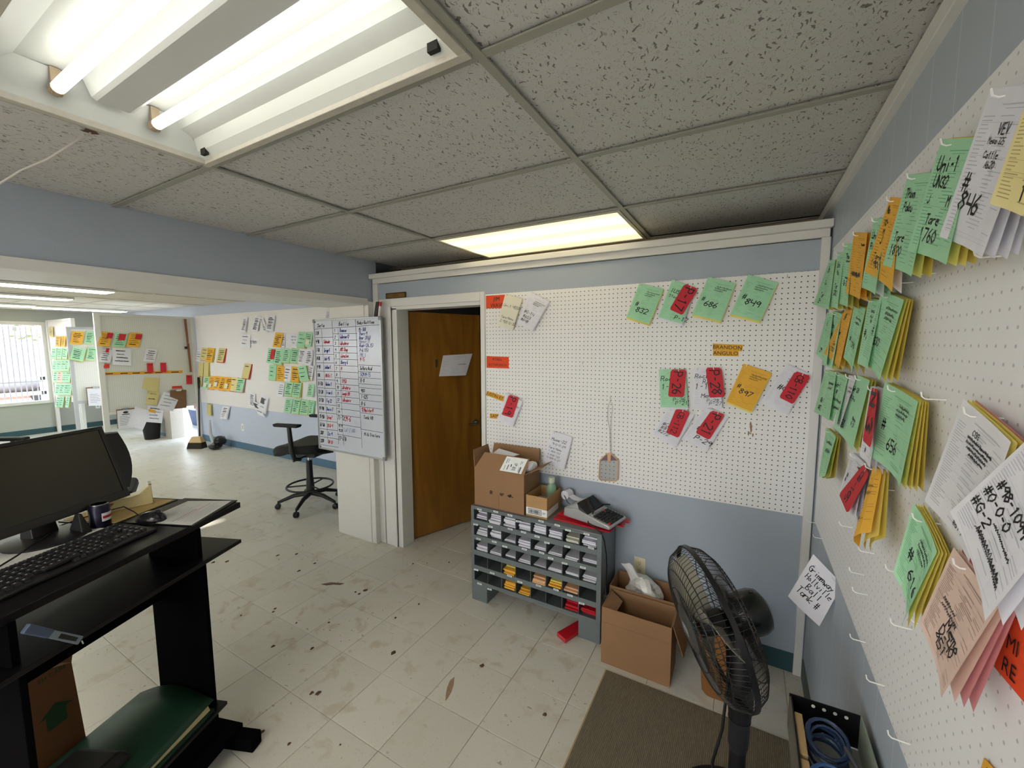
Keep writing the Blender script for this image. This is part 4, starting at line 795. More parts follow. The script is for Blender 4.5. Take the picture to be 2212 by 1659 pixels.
# ================================================================ calculator and tag packets on the cabinet
for i, (cx_, cy_, an, L_, w_, z) in enumerate([(-.80, 2.262, -.05, .36, .085, .652), (-.76, 2.345, .06, .37, .085, .652), (-.80, 2.31, -.12, .34, .09, .661), (-.66, 2.40, .15, .20, .05, .652), (-.90, 2.40, .8, .13, .06, .652)]):
    a = V((cos(an), sin(an), 0)); b = V((-sin(an), cos(an), 0)); c_ = V((cx_, cy_, z)); rr = random.Random(i)
    mb = MB(); mb.rings([[c_+a*(s_*L_/2)+b*(t_*w_/2*(1 if abs(s_) < .95 else .86))+V((0, 0, h_*(.008 if abs(s_) < .95 else .004))) for t_, h_ in ((-1, 0), (1, 0), (1, 1), (-1, 1))] for s_ in (-1, -.93, -.4, 0, .4, .93, 1)])
    tag(mb.build('tag_packet', m_redp), ['long red tag packet at the front edge under the calculator', 'long red tag packet nearer the wall under the calculator', 'upper red tag packet directly under the calculator', 'short red tag packet poking out right of the calculator', 'small red tag packet beside the paper roll'][i], 'tag packet', 'red tag packets on the cabinet')
an = radians(-13); ca = V((cos(an), sin(an), 0)); cb_ = V((-sin(an), cos(an), 0)); c0 = V((-.752, 2.322, .672)); L = lambda a, b, z: c0+ca*a+cb_*b+V((0, 0, z))
cal = empty('printing_calculator', c0, 'silver printing calculator with a white paper roll on red tag packets', 'calculator')
m_silver = mat('silver_plastic', '#b9bbbd', .3, .5, var=.03)
prf = [(-.155, .004), (-.15, .055), (-.06, .068), (.0, .052), (.15, .026), (.162, .016), (.155, .002), (-.12, .0)]
MB().rings([[L(a, b, z) for a, z in prf] for b in (-.098, .098)]).build('body', m_silver, cal, bevel=.006, smooth=40)
mb = MB(); mb.slab([L(-.062, -.088, .098), L(-.062, .088, .098), L(.012, .088, .050), L(.012, -.088, .050)], (0, 0, .004)); mb.build('display', mat('black_display_glass', '#0c0d0f', .12), cal)
mb = MB(); mb.hexa([L(-.13, -.085, .055), L(-.05, -.085, .055), L(-.05, .085, .055), L(-.13, .085, .055), L(-.12, -.08, .07), L(-.062, -.088, .097), L(-.062, .088, .097), L(-.12, .08, .07)]); mb.build('printer_hood', m_silver, cal)
m_key = mat('charcoal_key', '#2b2d30', .45); m_keyr = mat('red_key', '#b5202c', .45)
for i in range(7):
    for j in range(8):
        a, b = .028+i*.0185, -.082+j*.0205
        if i == 0 and j > 6: continue
        z = .052-(a)*.173; mm = m_keyr if (i, j) in ((1, 5), (6, 0)) else (mat('pale_key', '#9aa0a0') if i == 0 else m_key)
        mb = MB(); mb.hexa([L(a, b, z), L(a+.014, b, z-.003), L(a+.014, b+.016, z-.003), L(a, b+.016, z), L(a+.001, b+.001, z+.008), L(a+.012, b+.001, z+.005), L(a+.012, b+.014, z+.005), L(a+.001, b+.014, z+.008)]); mb.build('key', mm, cal)
cr_ = L(-.215, .03, .085); MB().lathe([(.009, -.029), (.028, -.029), (.028, .029), (.009, .029)], cr_, cb_, 22).build('paper_roll', paper('white'), cal, smooth=40)
mb = MB(); mb.grid(lambda u, v: L(-.19+.105*u, .002+.056*v, .083-.012*sin(pi*u)+.0*u), 8, 1); mb.build('paper_strip', paper('white'), cal, solid=.0006)
mb = MB()
for b in (-.005, .065): mb.tube([L(-.215, b, .085), L(-.19, b, .05), L(-.15, b, .03)], .002, 6)
mb.build('roll_holder', m_dark, cal)
mb = MB(); pth = [L(.02, -.1, .01), V((-.69, 2.195, .664)), V((-.662, 2.176, .658)), V((-.644, 2.176, .62)), V((-.635, 2.19, .54)), V((-.633, 2.2, .45)), V((-.638, 2.2, .36)), V((-.632, 2.19, .29))]
mb.tube([pth[0]]+[p.lerp(q, t) for p, q in zip(pth, pth[1:]) for t in (.33, .66, 1)], .0035, 6); mb.tube([L(.06, .08, .075), L(.04, .03, .085), L(.03, -.05, .07), L(.02, -.1, .012)], .004, 6); mb.build('power_cord', m_dark, cal, smooth=60)
mb = MB(); mb.box((-.645, 2.183, .26), (-.62, 2.2, .295)); mb.build('plug', m_dark, cal, bevel=.004)
# outlet
ol = empty('wall_outlet', (-.50, D, .35), 'ivory double electrical outlet on the blue wall above the carton', 'outlet')
m_ivory = mat('ivory_plastic', '#d9d1ae', .4)
bx((-.541, D-.006, .305), (-.473, D, .420), 'cover_plate', m_ivory, ol, bevel=.002)
for z in (.338, .387):
    MB().lathe([(.016, 0), (.016, .003)], (-.507, D-.006, z), (0, -1, 0), 16).build('receptacle', m_ivory, ol)
    mb = MB(); [mb.box((-.507+a-.001, D-.0096, z-.001), (-.507+a+.001, D-.009, z+.008)) for a in (-.006, .006)]; mb.box((-.509, D-.0096, z-.010), (-.505, D-.009, z-.006)); mb.build('slot', m_gap, ol)
mb = MB(); c = [V((-.897, 2.106, .002)), V((-.827, 2.072, .002)), V((-.765, 2.24, .002)), V((-.826, 2.27, .002))]
mb.slab(c, (0, 0, .026)); tag(mb.build('tag_packet', m_redp, bevel=.006), 'red plastic tag packet on the floor under the steel cabinet', 'tag packet')
# ================================================================ computer desk on the left (frame: n toward the user, v along the desk, z up)
th = radians(21.8); DN = V((cos(th), sin(th), 0)); DV = V((-sin(th), cos(th), 0)); DO = V((-1.734, .842, 0))
DT = Matrix((DN, DV, V((0, 0, 1)))).transposed().to_4x4(); DT.translation = DO
W = lambda n, v, z: DO+DN*n+DV*v+V((0, 0, z))
def MD():
    m = MB(); m.T = DT; return m
m_desk = mat('black_laminate', '#0e0d10', .3, var=.25, scale=40, spec=.35); m_deske = mat('black_laminate_edge', '#0a090b', .8, var=.2, spec=.02)
dk = empty('computer_desk', W(-.4, -.28, 0), 'tall black computer desk with a lower tray shelf on the left', 'desk')
MD().box((-.82, -.74, .974), (-.172, .212, 1.0)).build('desktop', m_desk, dk, bevel=.003)
MD().box((-.46, -.70, .834), (-.136, .163, .850)).build('tray_shelf', m_desk, dk, bevel=.002)
MD().box((-.385, -.567, .66), (-.367, -.018, .834)).build('back_panel', m_deske, dk)
for v in (-.018, -.585):
    MD().box((-.405, v, .06), (-.155, v+.018, .834)).build('leg_panel', m_deske, dk, bevel=.002); MD().box((-.40, v, .85), (-.17, v+.018, .974)).build('leg_panel', m_deske, dk)
for v in (-.006, -.63): MD().box((-.66, v, .0), (0.0, v+.055, .06)).build('foot', m_deske, dk, bevel=.005)
MD().box((-.505, -.60, .185), (-.128, .022, .200)).build('lower_shelf', m_desk, dk, bevel=.002)
MD().box((-.15, -.567, .095), (-.135, -.018, .185)).build('front_rail', m_deske, dk)
MD().hexa([(-.4, -.6, .075), (-.075, -.6, .075), (-.075, .035, .075), (-.4, .06, .075), (-.4, -.6, .092), (-.075, -.6, .092), (-.075, .035, .092), (-.4, .06, .092)]).build('base_board', m_deske, dk)
# monitor
mo = empty('monitor', W(-.60, -.2, 1.0), 'black flat computer monitor switched off on the tall desk', 'monitor')
U_ = V((-.105, 0, .285)).normalized(); Nn = V((U_.z, 0, -U_.x)); mb0 = V((-.565, .062, 1.068))
mp_ = lambda a, b, c: mb0+V((0, -.535+a, 0))+U_*b+Nn*c  # a along width from left, b up, c toward user
MD().hexa([mp_(0, 0, -.035), mp_(.535, 0, -.035), mp_(.535, .318, -.035), mp_(0, .318, -.035), mp_(0, 0, 0), mp_(.535, 0, 0), mp_(.535, .318, 0), mp_(0, .318, 0)]).build('case', m_dark, mo, bevel=.004)
mb = MD(); [mb.slab([mp_(a0, b0, 0), mp_(a1, b0, 0), mp_(a1, b1, 0), mp_(a0, b1, 0)], Nn*.006) for a0, b0, a1, b1 in ((0, .304, .535, .318), (0, 0, .535, .030), (0, .03, .014, .304), (.521, .03, .535, .304))]
mb.build('bezel', m_dark, mo, bevel=.0015)
MD().slab([mp_(.014, .03, .0), mp_(.521, .03, .0), mp_(.521, .304, 0), mp_(.014, .304, 0)], Nn*.001).build('screen', mat('dark_screen', '#1d1c17', .32, var=.05), mo)
mb = MD(); mb.hexa([(-.66, -.245, 1.012), (-.60, -.245, 1.012), (-.60, -.165, 1.012), (-.66, -.165, 1.012), (-.65, -.235, 1.15), (-.625, -.235, 1.15), (-.625, -.175, 1.15), (-.65, -.175, 1.15)]); mb.build('stand_neck', m_dark, mo, bevel=.004)
MD().lathe([(.115, 0), (.115, .008), (.09, .014), (.03, .02)], (-.60, -.205, 1.0), n=28).build('stand_base', m_dark, mo, smooth=40)
# keyboard
kb = empty('keyboard', W(-.35, -.31, 1.0), 'black computer keyboard along the front of the tall desk', 'keyboard')
MD().hexa([(-.435, -.545, 1.0), (-.262, -.545, 1.0), (-.262, -.092, 1.0), (-.435, -.092, 1.0), (-.435, -.545, 1.024), (-.262, -.545, 1.012), (-.262, -.092, 1.012), (-.435, -.092, 1.024)]).build('case', m_dark, kb, bevel=.004)
m_kt = mat('worn_key_black', '#232326', .35, var=.3, scale=300); m_kl = mat('key_legend', '#b9bcb8', .6); kme = None
rr = random.Random(2)
for r_ in range(6):
    n_ = -.420+r_*.0232+(.004 if r_ else 0)
    for c in range(21):
        v = -.535+c*.0206+(.006 if c > 14 else 0)+(.006 if c > 17 else 0)
        if v > -.115 or (r_ == 5 and 4 <= c <= 8) or (r_ in (0, 3) and 14 < c < 18) or (r_ == 4 and c in (15, 17)): continue
        z = 1.024-(n_+.435)*.0694
        if kme is None:
            mb = MD(); mb.hexa([(n_, v, z), (n_+.018, v, z-.001), (n_+.018, v+.018, z-.001), (n_, v+.018, z), (n_+.002, v+.002, z+.007), (n_+.016, v+.002, z+.006), (n_+.016, v+.016, z+.006), (n_+.002, v+.016, z+.007)])
            mb.add([(n_+.004, v+.004, z+.0073), (n_+.004, v+.009, z+.0073), (n_+.008, v+.009, z+.0071), (n_+.008, v+.004, z+.0071)], [(0, 1, 2, 3)], 1)
            o = mb.build('key', [m_kt, m_kl], kb); kme = o.data; k0 = W(n_, v, z)
        else: inst(kme, 'key', ORG[kb.name]+(W(n_, v, z)-k0), kb)
MD().slab([(-.305, -.42, 1.0205), (-.288, -.42, 1.0195), (-.288, -.325, 1.0195), (-.305, -.325, 1.0205)], (0, 0, .006)).build('space_bar', m_kt, kb)
# mouse
ms = empty('computer_mouse', W(-.375, -.02, 1.0), 'black computer mouse right of the keyboard on the tall desk', 'mouse')
def mouse(u, v):
    a = pi*v; t = 2*pi*u; s_ = sin(a); return (-.372-.062*cos(a), -.022+.036*s_*cos(t)*(1-.15*cos(a)), 1.006+max(-.005, .042*s_*sin(t)*(.9-.25*cos(a))))
mb = MD(); mb.grid(mouse, 20, 12); mb.build('shell', mat('glossy_black_shell', '#1a1b1e', .22), ms, smooth=50)
MD().lathe([(.009, -.004), (.009, .004)], (-.335, -.022, 1.042), (0, 1, 0), 12).build('wheel', m_dark, ms)
MD().tube([(-.43, -.018, 1.02), (-.46, -.01, 1.03), (-.52, .0, 1.045), (-.58, -.01, 1.03), (-.63, -.06, 1.02), (-.67, -.12, 1.008)], .0022, 6).build('cord', m_dark, ms, smooth=60)
# folder and sheet, desk calendar
mb = MD(); mb.slab([(-.475, -.052, 1.0), (-.155, -.046, 1.0), (-.195, .222, 1.0), (-.46, .214, 1.0)], (0, 0, .004)); tag(mb.build('clip_folder', m_desk, bevel=.001), 'black folder lying at the right end of the tall desk', 'folder')
P = Patch(W(-.395, -.047, 1.0062), W(-.405, .178, 1.0062), W(-.21, .205, 1.0062), W(-.165, -.042, 1.0062)); P.c = P.c
P2 = Patch(W(-.405, .178, 1.0062), W(-.21, .205, 1.0062), W(-.165, -.042, 1.0062), W(-.395, -.047, 1.0062))
mb = MB(); mb.slab(P.c, (0, 0, -.0015)); rr = random.Random(8)
for k in range(15):
    u = .08+k*.06; a = rr.uniform(.08, .2); ribbon(mb, P, [(a, u), (rr.uniform(.5, .92), u)], .0028, 2 if k not in (8, 9) else (3 if k == 9 else 1), .0006)
o = mb.build('printed_sheet', [mat('grey_white_sheet', '#cfd0ce', .5, var=.03), m_ink, mat('faint_print', '#a9abae'), mat('red_print', '#b5524c')], loc=P.c[0]); tag(o, 'printed white sheet with a red line on the black folder', 'paper')
cl_ = empty('desk_calendar', W(-.59, .06, 1.0), 'tan desk pad with black rim under the tape dispenser', 'desk pad')
MD().box((-.74, -.075, 1.0), (-.478, .196, 1.003)).build('backing', m_desk, cl_); MD().box((-.73, -.065, 1.003), (-.488, .186, 1.005)).build('pages', mat('tan_paper_page', '#b99f66', .7, var=.08, scale=15), cl_)
# tape dispenser
td = empty('tape_dispenser', W(-.59, .08, 1.005), 'cream tape dispenser behind the monitor edge on the tan desk pad', 'tape dispenser')
ta = V((.62, .78, 0)).normalized(); tb = V((-ta.y, ta.x, 0)); t0_ = V((-.665, -.03, 1.0052)); TP = lambda s_, b, z: t0_+ta*s_+tb*b+V((0, 0, z))
prf = [(0, 0), (0, .06), (.03, .075), (.08, .052), (.13, .047), (.165, .055), (.19, .078), (.2, .086), (.207, .086), (.21, .0)]
m_cream = mat('cream_plastic', '#cbbd8c', .4, var=.04)
mb = MD(); mb.rings([[TP(s_, b, z) for s_, z in prf] for b in (-.0, .062)]); mb.build('body', m_cream, td, bevel=.003, smooth=40)
mb = MD(); mb.slab([TP(.198, .004, .086), TP(.208, .004, .086), TP(.208, .058, .086), TP(.198, .058, .086)], (0, 0, .005)); mb.build('cutter', m_chrome, td)
mb = MD(); mb.lathe([(.012, -.012), (.032, -.012), (.032, .012), (.012, .012)], TP(.055, .031, .062), tb, 22); mb.build('tape_roll', mat('clear_tape', '#d9d3bd', .25), td, smooth=40)
mb = MD(); mb.slab([TP(.02, -.0008, .022), TP(.07, -.0008, .020), TP(.085, -.0008, .036), TP(.03, -.0008, .04)], tb*.0005); mb.build('red_smudge', mat('red_marker_smudge', '#a8473a'), td)
# can, adapter, papers
cn = empty('drink_can', W(-.525, -.085, 1.0), 'dark drink can with a red and white label under the monitor', 'can')
MD().lathe([(.026, 0), (.032, .006), (.032, .082), (.027, .09)], (-.525, -.085, 1.0), n=24).build('body', mat('dark_purple_can', '#17142a', .3, .4), cn, smooth=40)
MD().lathe([(.0275, 0), (.0275, .004), (.024, .004), (.024, .001)], (-.525, -.085, 1.089), n=24).build('rim', m_chrome, cn, smooth=40)
mb = MD(); mb.rings([[(-.525+.0326*cos(a), -.085+.0326*sin(a), 1.0+z) for z in (.026, .058)] + [(-.525+.0322*cos(a), -.085+.0322*sin(a), 1.0+z) for z in (.058, .026)] for a in [-.5+1.5*k/8 for k in range(9)]]); mb.build('label', mat('white_can_label', '#d9d6d6', .4), cn)
mb = MD(); mb.rings([[(-.525+.0330*cos(a), -.085+.0330*sin(a), 1.0+z) for z in (.037, .047)] + [(-.525+.0327*cos(a), -.085+.0327*sin(a), 1.0+z) for z in (.047, .037)] for a in [-.4+1.2*k/8 for k in range(9)]]); mb.build('label_band', mat('red_can_band', '#b3263a', .4), cn)
mb = MD(); mb.hexa([(-.57, -.165, 1.0), (-.50, -.165, 1.0), (-.50, -.13, 1.0), (-.57, -.13, 1.0), (-.55, -.15, 1.075), (-.53, -.15, 1.075), (-.53, -.14, 1.075), (-.55, -.14, 1.075)]); tag(mb.build('power_adapter', m_black, bevel=.004), 'black wedge shaped adapter left of the dark can', 'adapter')
mb = MD(); mb.slab([(-.68, -.62, 1.0), (-.47, -.60, 1.0), (-.46, -.10, 1.0), (-.70, -.12, 1.0)], (0, 0, .002)); tag(mb.build('loose_paper', mat('dim_white_paper', '#c9c8c4', .6)), 'white loose paper under the monitor stand', 'paper')
mb = MD(); mb.tube([(-.50, -.40, 1.006), (-.52, -.34, 1.012), (-.54, -.29, 1.02), (-.56, -.22, 1.03)], .003, 6); tag(mb.build('monitor_cable', m_black, smooth=60), 'black cable lying in front of the monitor stand', 'cable')
# box under the desk, cutter, binder, pouch
kx = empty('cardboard_box', W(-.57, -.28, 0), 'brown carton with a green arrow standing behind the lower desk shelf', 'cardboard box')
m_card3 = mat('dark_brown_card', '#6d4727', .75, var=.06)
mb = MD(); mb.hexa([(-.64, -.385, 0), (-.51, -.385, 0), (-.51, -.205, 0), (-.64, -.205, 0), (-.64, -.385, .600), (-.51, -.385, .61), (-.51, -.235, .545), (-.64, -.235, .545)]); mb.build('body', m_card3, kx)
mb = MD(); mb.slab([(-.51, -.29, .585), (-.51, -.235, .545), (-.515, -.215, .62), (-.515, -.262, .64)], (-.004, 0, 0)); mb.build('flap', m_card3, kx)
P = Patch(W(-.5085, -.385, .60), W(-.5085, -.205, .60), W(-.5085, -.205, .2), W(-.5085, -.385, .2)); P.n = DN
m_gp = mat('green_carton_print', '#1f3d22', .8)
mb = MB(); letter(mb, P, 'TH CARE', .5, .13, .04, 0, .9); mb.build('printing', m_gp, kx); mb = MB(); mb.add([P(u, v)+P.n*.0006 for u, v in ((.5, .40), (.78, .49), (.66, .49), (.66, .62), (.34, .62), (.34, .49), (.22, .49))], [list(range(7))]); mb.build('arrow_print', m_gp, kx)
bcu = empty('box_cutter', W(-.36, -.36, .75), 'grey-blue box cutter held on the black panel under the desk', 'box cutter')
c_a, c_b = V((-.128, -.572, .958)), V((-.128, -.458, .838)); cdv = (c_b-c_a).normalized(); cup = V((0, -cdv.z, cdv.y))
mb = MD(); q = [c_a-cup*.012, c_a+cdv*.072-cup*.011, c_a+cdv*.072+cup*.011, c_a+cup*.012]; mb.slab(q, (-.014, 0, 0)); mb.build('handle', mat('grey_blue_plastic', '#46536a', .45), bcu, bevel=.003)
mb = MD(); q = [c_a+cdv*.072-cup*.010, c_b-cup*.011, c_b+cup*.011, c_a+cdv*.072+cup*.010]; mb.slab(q, (-.012, 0, 0)); mb.build('sleeve', mat('pale_grey_plastic', '#737c86', .4), bcu, bevel=.002)
mb = MD(); q = [c_a+cdv*.095-cup*.006, c_b-cdv*.015-cup*.005, c_b-cdv*.015+cup*.005, c_a+cdv*.095+cup*.006]; mb.slab(q, (.001, 0, 0)); mb.build('window', m_gap, bcu)
mb = MD(); mb.tube([c_b+V((.002, 0, 0)), c_b+cdv*.012-cup*.006], .002, 5); mb.build('blade_tip', m_chrome, bcu)
bd = empty('ring_binder', W(-.3, -.24, .2), 'dark green binder with cream pages lying on the lower desk shelf', 'binder')
m_grn = mat('dark_green_cover', '#173a2a', .45, var=.1)
MD().box((-.49, -.50, .2), (-.14, -.03, .212)).build('back_cover', m_grn, bd)
MD().hexa([(-.47, -.49, .212), (-.15, -.49, .212), (-.15, -.04, .212), (-.47, -.04, .212), (-.47, -.49, .236), (-.165, -.49, .232), (-.165, -.04, .246), (-.47, -.04, .236)]).build('pages', mat('cream_page_edge', '#cdbd93', .7), bd)
mb = MD(); mb.grid(lambda u, v: (-.49+.35*u, -.50+.47*v, .240+.05*sin(pi*min(1, u*1.02))*(.45+.55*v)-.010*u+.022*u*v*v), 12, 6); mb.build('front_cover', m_grn, bd, smooth=60, solid=.003)
mb = MD(); mb.hexa([(-.40, -.52, .276), (-.20, -.52, .272), (-.20, -.29, .274), (-.40, -.31, .28), (-.38, -.52, .325), (-.22, -.52, .32), (-.22, -.31, .312), (-.38, -.33, .318)]); tag(mb.build('black_pouch', m_black, bevel=.012), 'black pouch lying on the green binder under the desk', 'pouch')
# office chairs behind the desk
def office_chair(x, y, rz, label, arms=(-1, 1)):
    r_ = empty('office_chair', (x, y, 0), label, 'office chair', 'black office chairs behind the desk'); T = Matrix.Translation((x, y, 0)) @ Matrix.Rotation(rz, 4, 'Z')
    def M_(): m = MB(); m.T = T; return m
    M_().hexa([(-.25, -.25, .44), (.25, -.25, .44), (.25, .25, .44), (-.25, .25, .44), (-.24, -.24, .53), (.25, -.24, .53), (.25, .24, .53), (-.24, .24, .53)]).build('seat', m_black, r_, bevel=.03)
    m = M_(); rs = []
    for k in range(9):
        t = k/8; z = .58+.46*t; w_ = .17+.09*sin(pi*min(1, .25+t*.62)); x_ = -.24-.10*t+.03*sin(pi*t); rs.append([(x_-.05, -w_, z), (x_+.02, -w_*.95, z), (x_+.045, 0, z), (x_+.02, w_*.95, z), (x_-.05, w_, z), (x_-.07, 0, z)])
    m.rings(rs); m.build('backrest', m_black, r_, smooth=50)
    for s_ in arms:
        m = M_(); m.tube([(-.2, s_*.27, .46), (-.02, s_*.3, .5), (.0, s_*.3, .7)], .018, 8); m.build('arm_post', m_dark, r_, smooth=50)
        m = M_(); m.box((-.16, s_*.3-.04, .70), (.14, s_*.3+.04, .74)); m.build('armrest', m_black, r_, bevel=.015)
    m = M_(); m.cyl((0, 0, .12), (0, 0, .44), .03); m.build('column', m_dark, r_)
    for k in range(5):
        a = 2*pi*k/5; m = M_(); m.tube([(0, 0, .13), (.3*cos(a), .3*sin(a), .075)], [.03, .018], 8); m.build('base_leg', m_dark, r_)
        m = M_(); m.lathe([(.027, -.02), (.027, .02)], (.31*cos(a), .31*sin(a), .027), (-sin(a), cos(a), 0), 12); m.build('caster', m_dark, r_)
    return r_
office_chair(-4.62, 1.19, 2.75, 'black padded office chair seen past the right edge of the monitor', ())
office_chair(-6.6, .90, .6, 'black chair just showing at the left edge below the barred window')
# ================================================================ drafting stool behind the post
sx_, sy_ = -3.98, 2.665
st = empty('drafting_stool', (sx_, sy_, 0), 'black drafting stool with foot ring and armrests beside the white post', 'office chair')
T7 = Matrix.Translation((sx_, sy_, 0)) @ Matrix.Rotation(radians(200), 4, 'Z')
def M7(): m = MB(); m.T = T7; return m
m = M7(); m.grid(lambda u, v: ((.47-.9*u)*.56+.03, (.5-v)*.50*(1-.35*abs(2*u-1)**3), .705-.08*max(0, (.35-u)/.35)**2-.008*sin(pi*v)), 12, 8)
m.grid(lambda u, v: ((.47-.9*u)*.55+.03, (.5-v)*.47*(1-.35*abs(2*u-1)**3), .585-.055*max(0, (.35-u)/.35)**2+.03*(1-sin(pi*v))), 12, 8)
bl_ = 13*9
for k in range(12): m.f += [[k, k+1, bl_+k+1, bl_+k], [8*13+k, 8*13+k+1, bl_+8*13+k+1, bl_+8*13+k]]; m.m += [0, 0]
for k in range(8): m.f += [[k*13, (k+1)*13, bl_+(k+1)*13, bl_+k*13], [k*13+12, (k+1)*13+12, bl_+(k+1)*13+12, bl_+k*13+12]]; m.m += [0, 0]
m.build('seat', m_black, st, smooth=50, bevel=.012)
m = M7(); m.box((-.13, -.09, .545), (.08, .09, .59)); m.build('tilt_mechanism', m_dark, st, bevel=.008)
m = M7(); m.tube([(-.02, .05, .56), (-.05, .30, .565)], .008, 6); m.build('lever', m_dark, st)
m = M7(); m.cyl((0, 0, .48), (0, 0, .56), .014, n=14); m.build('gas_rod', m_chrome, st)
m = M7(); m.lathe([(.045, .13), (.042, .16), (.036, .30), (.033, .31), (.030, .495)], (0, 0, 0), n=18); m.build('column', m_dark, st, smooth=40)
m = M7(); m.tube([(.225*cos(2*pi*k/32), .225*sin(2*pi*k/32), .225) for k in range(32)], .0105, 8, close=True); m.build('foot_ring', m_dark, st, smooth=60)
for k in range(3): a = 2*pi*k/3+.5; m = M7(); m.tube([(.035*cos(a), .035*sin(a), .222), (.22*cos(a), .22*sin(a), .225)], .008, 6); m.build('ring_spoke', m_dark, st)
for k in range(5):
    a = radians(28)+2*pi*k/5; c_, s_ = cos(a), sin(a); m = M7(); m.tube([(.03*c_, .03*s_, .135), (.16*c_, .16*s_, .125), (.30*c_, .30*s_, .075)], [.024, .022, .016], 8); m.build('base_leg', m_dark, st, smooth=50)
    m = M7(); m.tube([(.31*c_, .31*s_, .085), (.31*c_, .31*s_, .03)], .009, 8); m.lathe([(.02, -.024), (.028, -.018), (.028, -.004), (.02, -.003), (.02, .003), (.028, .004), (.028, .018), (.02, .024)], (.315*c_, .315*s_, .028), (-s_, c_, 0), 14); m.build('caster', m_dark, st, smooth=40)
for s_ in (-1, 1):
    m = M7(); m.tube([(-.05, s_*.2, .56), (-.04, s_*.27, .58), (-.02, s_*.28, .66), (-.0, s_*.275, .90)], [.018, .022, .024, .02], 8); m.build('arm_post', m_dark, st, smooth=50)
    m = M7(); m.hexa([(-.11, s_*.275-.035, .90), (.15, s_*.275-.03, .905), (.15, s_*.275+.03, .905), (-.11, s_*.275+.035, .90), (-.12, s_*.275-.04, .93), (.16, s_*.275-.035, .935), (.16, s_*.275+.035, .935), (-.12, s_*.275+.04, .93)]); m.build('armrest', m_black, st, bevel=.01)
m = M7(); m.tube([(-.1, 0, .57), (-.27, 0, .60), (-.30, 0, .78)], .02, 8); m.build('back_stem', m_dark, st)
m = M7(); m.grid(lambda u, v: (-.30-.05*sin(pi*v)-.05*v+.06*(2*u-1)**2, (u-.5)*.44*(1-.3*(2*v-1)**4), .74+.46*v), 8, 8); m.build('backrest', m_black, st, smooth=60, solid=.03)
# ================================================================ whiteboard on the post
YW = 2.375
wc = [Y(672, 690, YW), Y(826, 684, YW), Y(830, 992, YW), Y(690, 972, YW)]
xa, xb, za, zb = -3.385, -2.535, .760, 1.932
wbd = empty('whiteboard', ((xa+xb)/2, 2.39, za), 'tall whiteboard ruled in three columns hung on the white post', 'whiteboard')
m_alu = mat('aluminium_frame', '#a9adae', .35, .6)
bx((xa+.008, YW, za+.008), (xb-.008, YW+.012, zb-.008), 'board', mat('whiteboard_enamel', '#c6cbd6', .16, var=.02), wbd)
mb = MB(); [mb.box(a, b) for a, b in (((xa, YW-.006, za), (xb, YW+.014, za+.014)), ((xa, YW-.006, zb-.014), (xb, YW+.014, zb)), ((xa, YW-.006, za+.014), (xa+.014, YW+.014, zb-.014)), ((xb-.014, YW-.006, za+.014), (xb, YW+.014, zb-.014)))]; mb.build('frame', m_alu, wbd, bevel=.002)
for x in (xa, xb-.028):
    for z in (za, zb-.028): bx((x-.002, YW-.009, z-.002), (x+.03, YW+.015, z+.03), 'corner_cap', mat('grey_corner_plastic', '#84888a', .5), wbd, bevel=.006)
PW = Patch((xa+.014, YW-.0005, zb-.014), (xb-.014, YW-.0005, zb-.014), (xb-.014, YW-.0005, za+.014), (xa+.014, YW-.0005, za+.014)); PW.n = V((0, -1, 0))
mb = MB(); rr = random.Random(21); BK, BL_, RD, FT = 0, 1, 2, 3
def ln(u0, v0, u1, v1, w_=.003): ribbon(mb, PW, [(u0, v0), (u1, v1)], w_, BK)
C1, C2, C3, C4, C5 = .12, .295, .385, .66, .99
ln(.005, .062, .99, .045); ln(C2, 0, C2+.02, .95); ln(C4-.005, 0, C4+.02, .95); ln(C1, .065, C1+.02, .95); ln(C3, .06, C3+.01, .95)
write(mb, PW, 'Sets', .05, .047, .026, m=BK, wd=.16, rnd=rr, sx=1.2); write(mb, PW, 'Bells', .40, .042, .026, m=BK, wd=.16, rnd=rr, sx=1.2); write(mb, PW, 'Baby Bottles', .68, .036, .022, m=BK, wd=.16, rnd=rr, sx=.95)
left = [('3-3A', BL_, ''), ('4-4A', RD, 'Sidewinder'), ('7-7A', BL_, 'Spriggs-5'), ('8-8A', BL_, 'Ash-45'), ('9-9A', BL_, 'Latchaw-3'), ('10A', RD, 'HMilk-7'), ('11-11A', BL_, 'Westons-3'), ('12-12A', BL_, 'Trimm-6'), ('13-13A', BL_, 'Fig-22'), ('14-14A', BL_, 'Davis-2'), ('15-15A', RD, 'Spring-7'), ('16-16A', RD, 'Milk-4'), ('2207', BL_, 'Zzz-9'), ('2230', RD, 'DR-30')]
for i, (a, ci, t) in enumerate(left):
    v = .062+(i+1)*.0655; ln(.01, v, C2+.015, v-.003); write(mb, PW, a, .015, v-.022, .026, m=BK, wd=.17, rnd=rr, sx=.52)
    if t: write(mb, PW, t, C1+.025, v-.022, .026, m=ci, wd=.16, rnd=rr, sx=.56 if len(t) < 8 else .4)
mid = [('1', BL_, 'Thomson'), ('2', BL_, 'Fulkerson-12'), ('3', RD, 'LaBrucherie'), ('4', RD, 'AMS Shop'), ('5', RD, 'Johnston'), ('6', BL_, 'Oberg-6'), ('7', RD, 'H'), ('8', RD, ''), ('9', RD, '1345D'), ('10', RD, 'LaBrucherie'), ('11', RD, 'Joseph-104'), ('12', RD, 'LaBrucherie'), ('13', RD, ''), ('14', RD, '')]
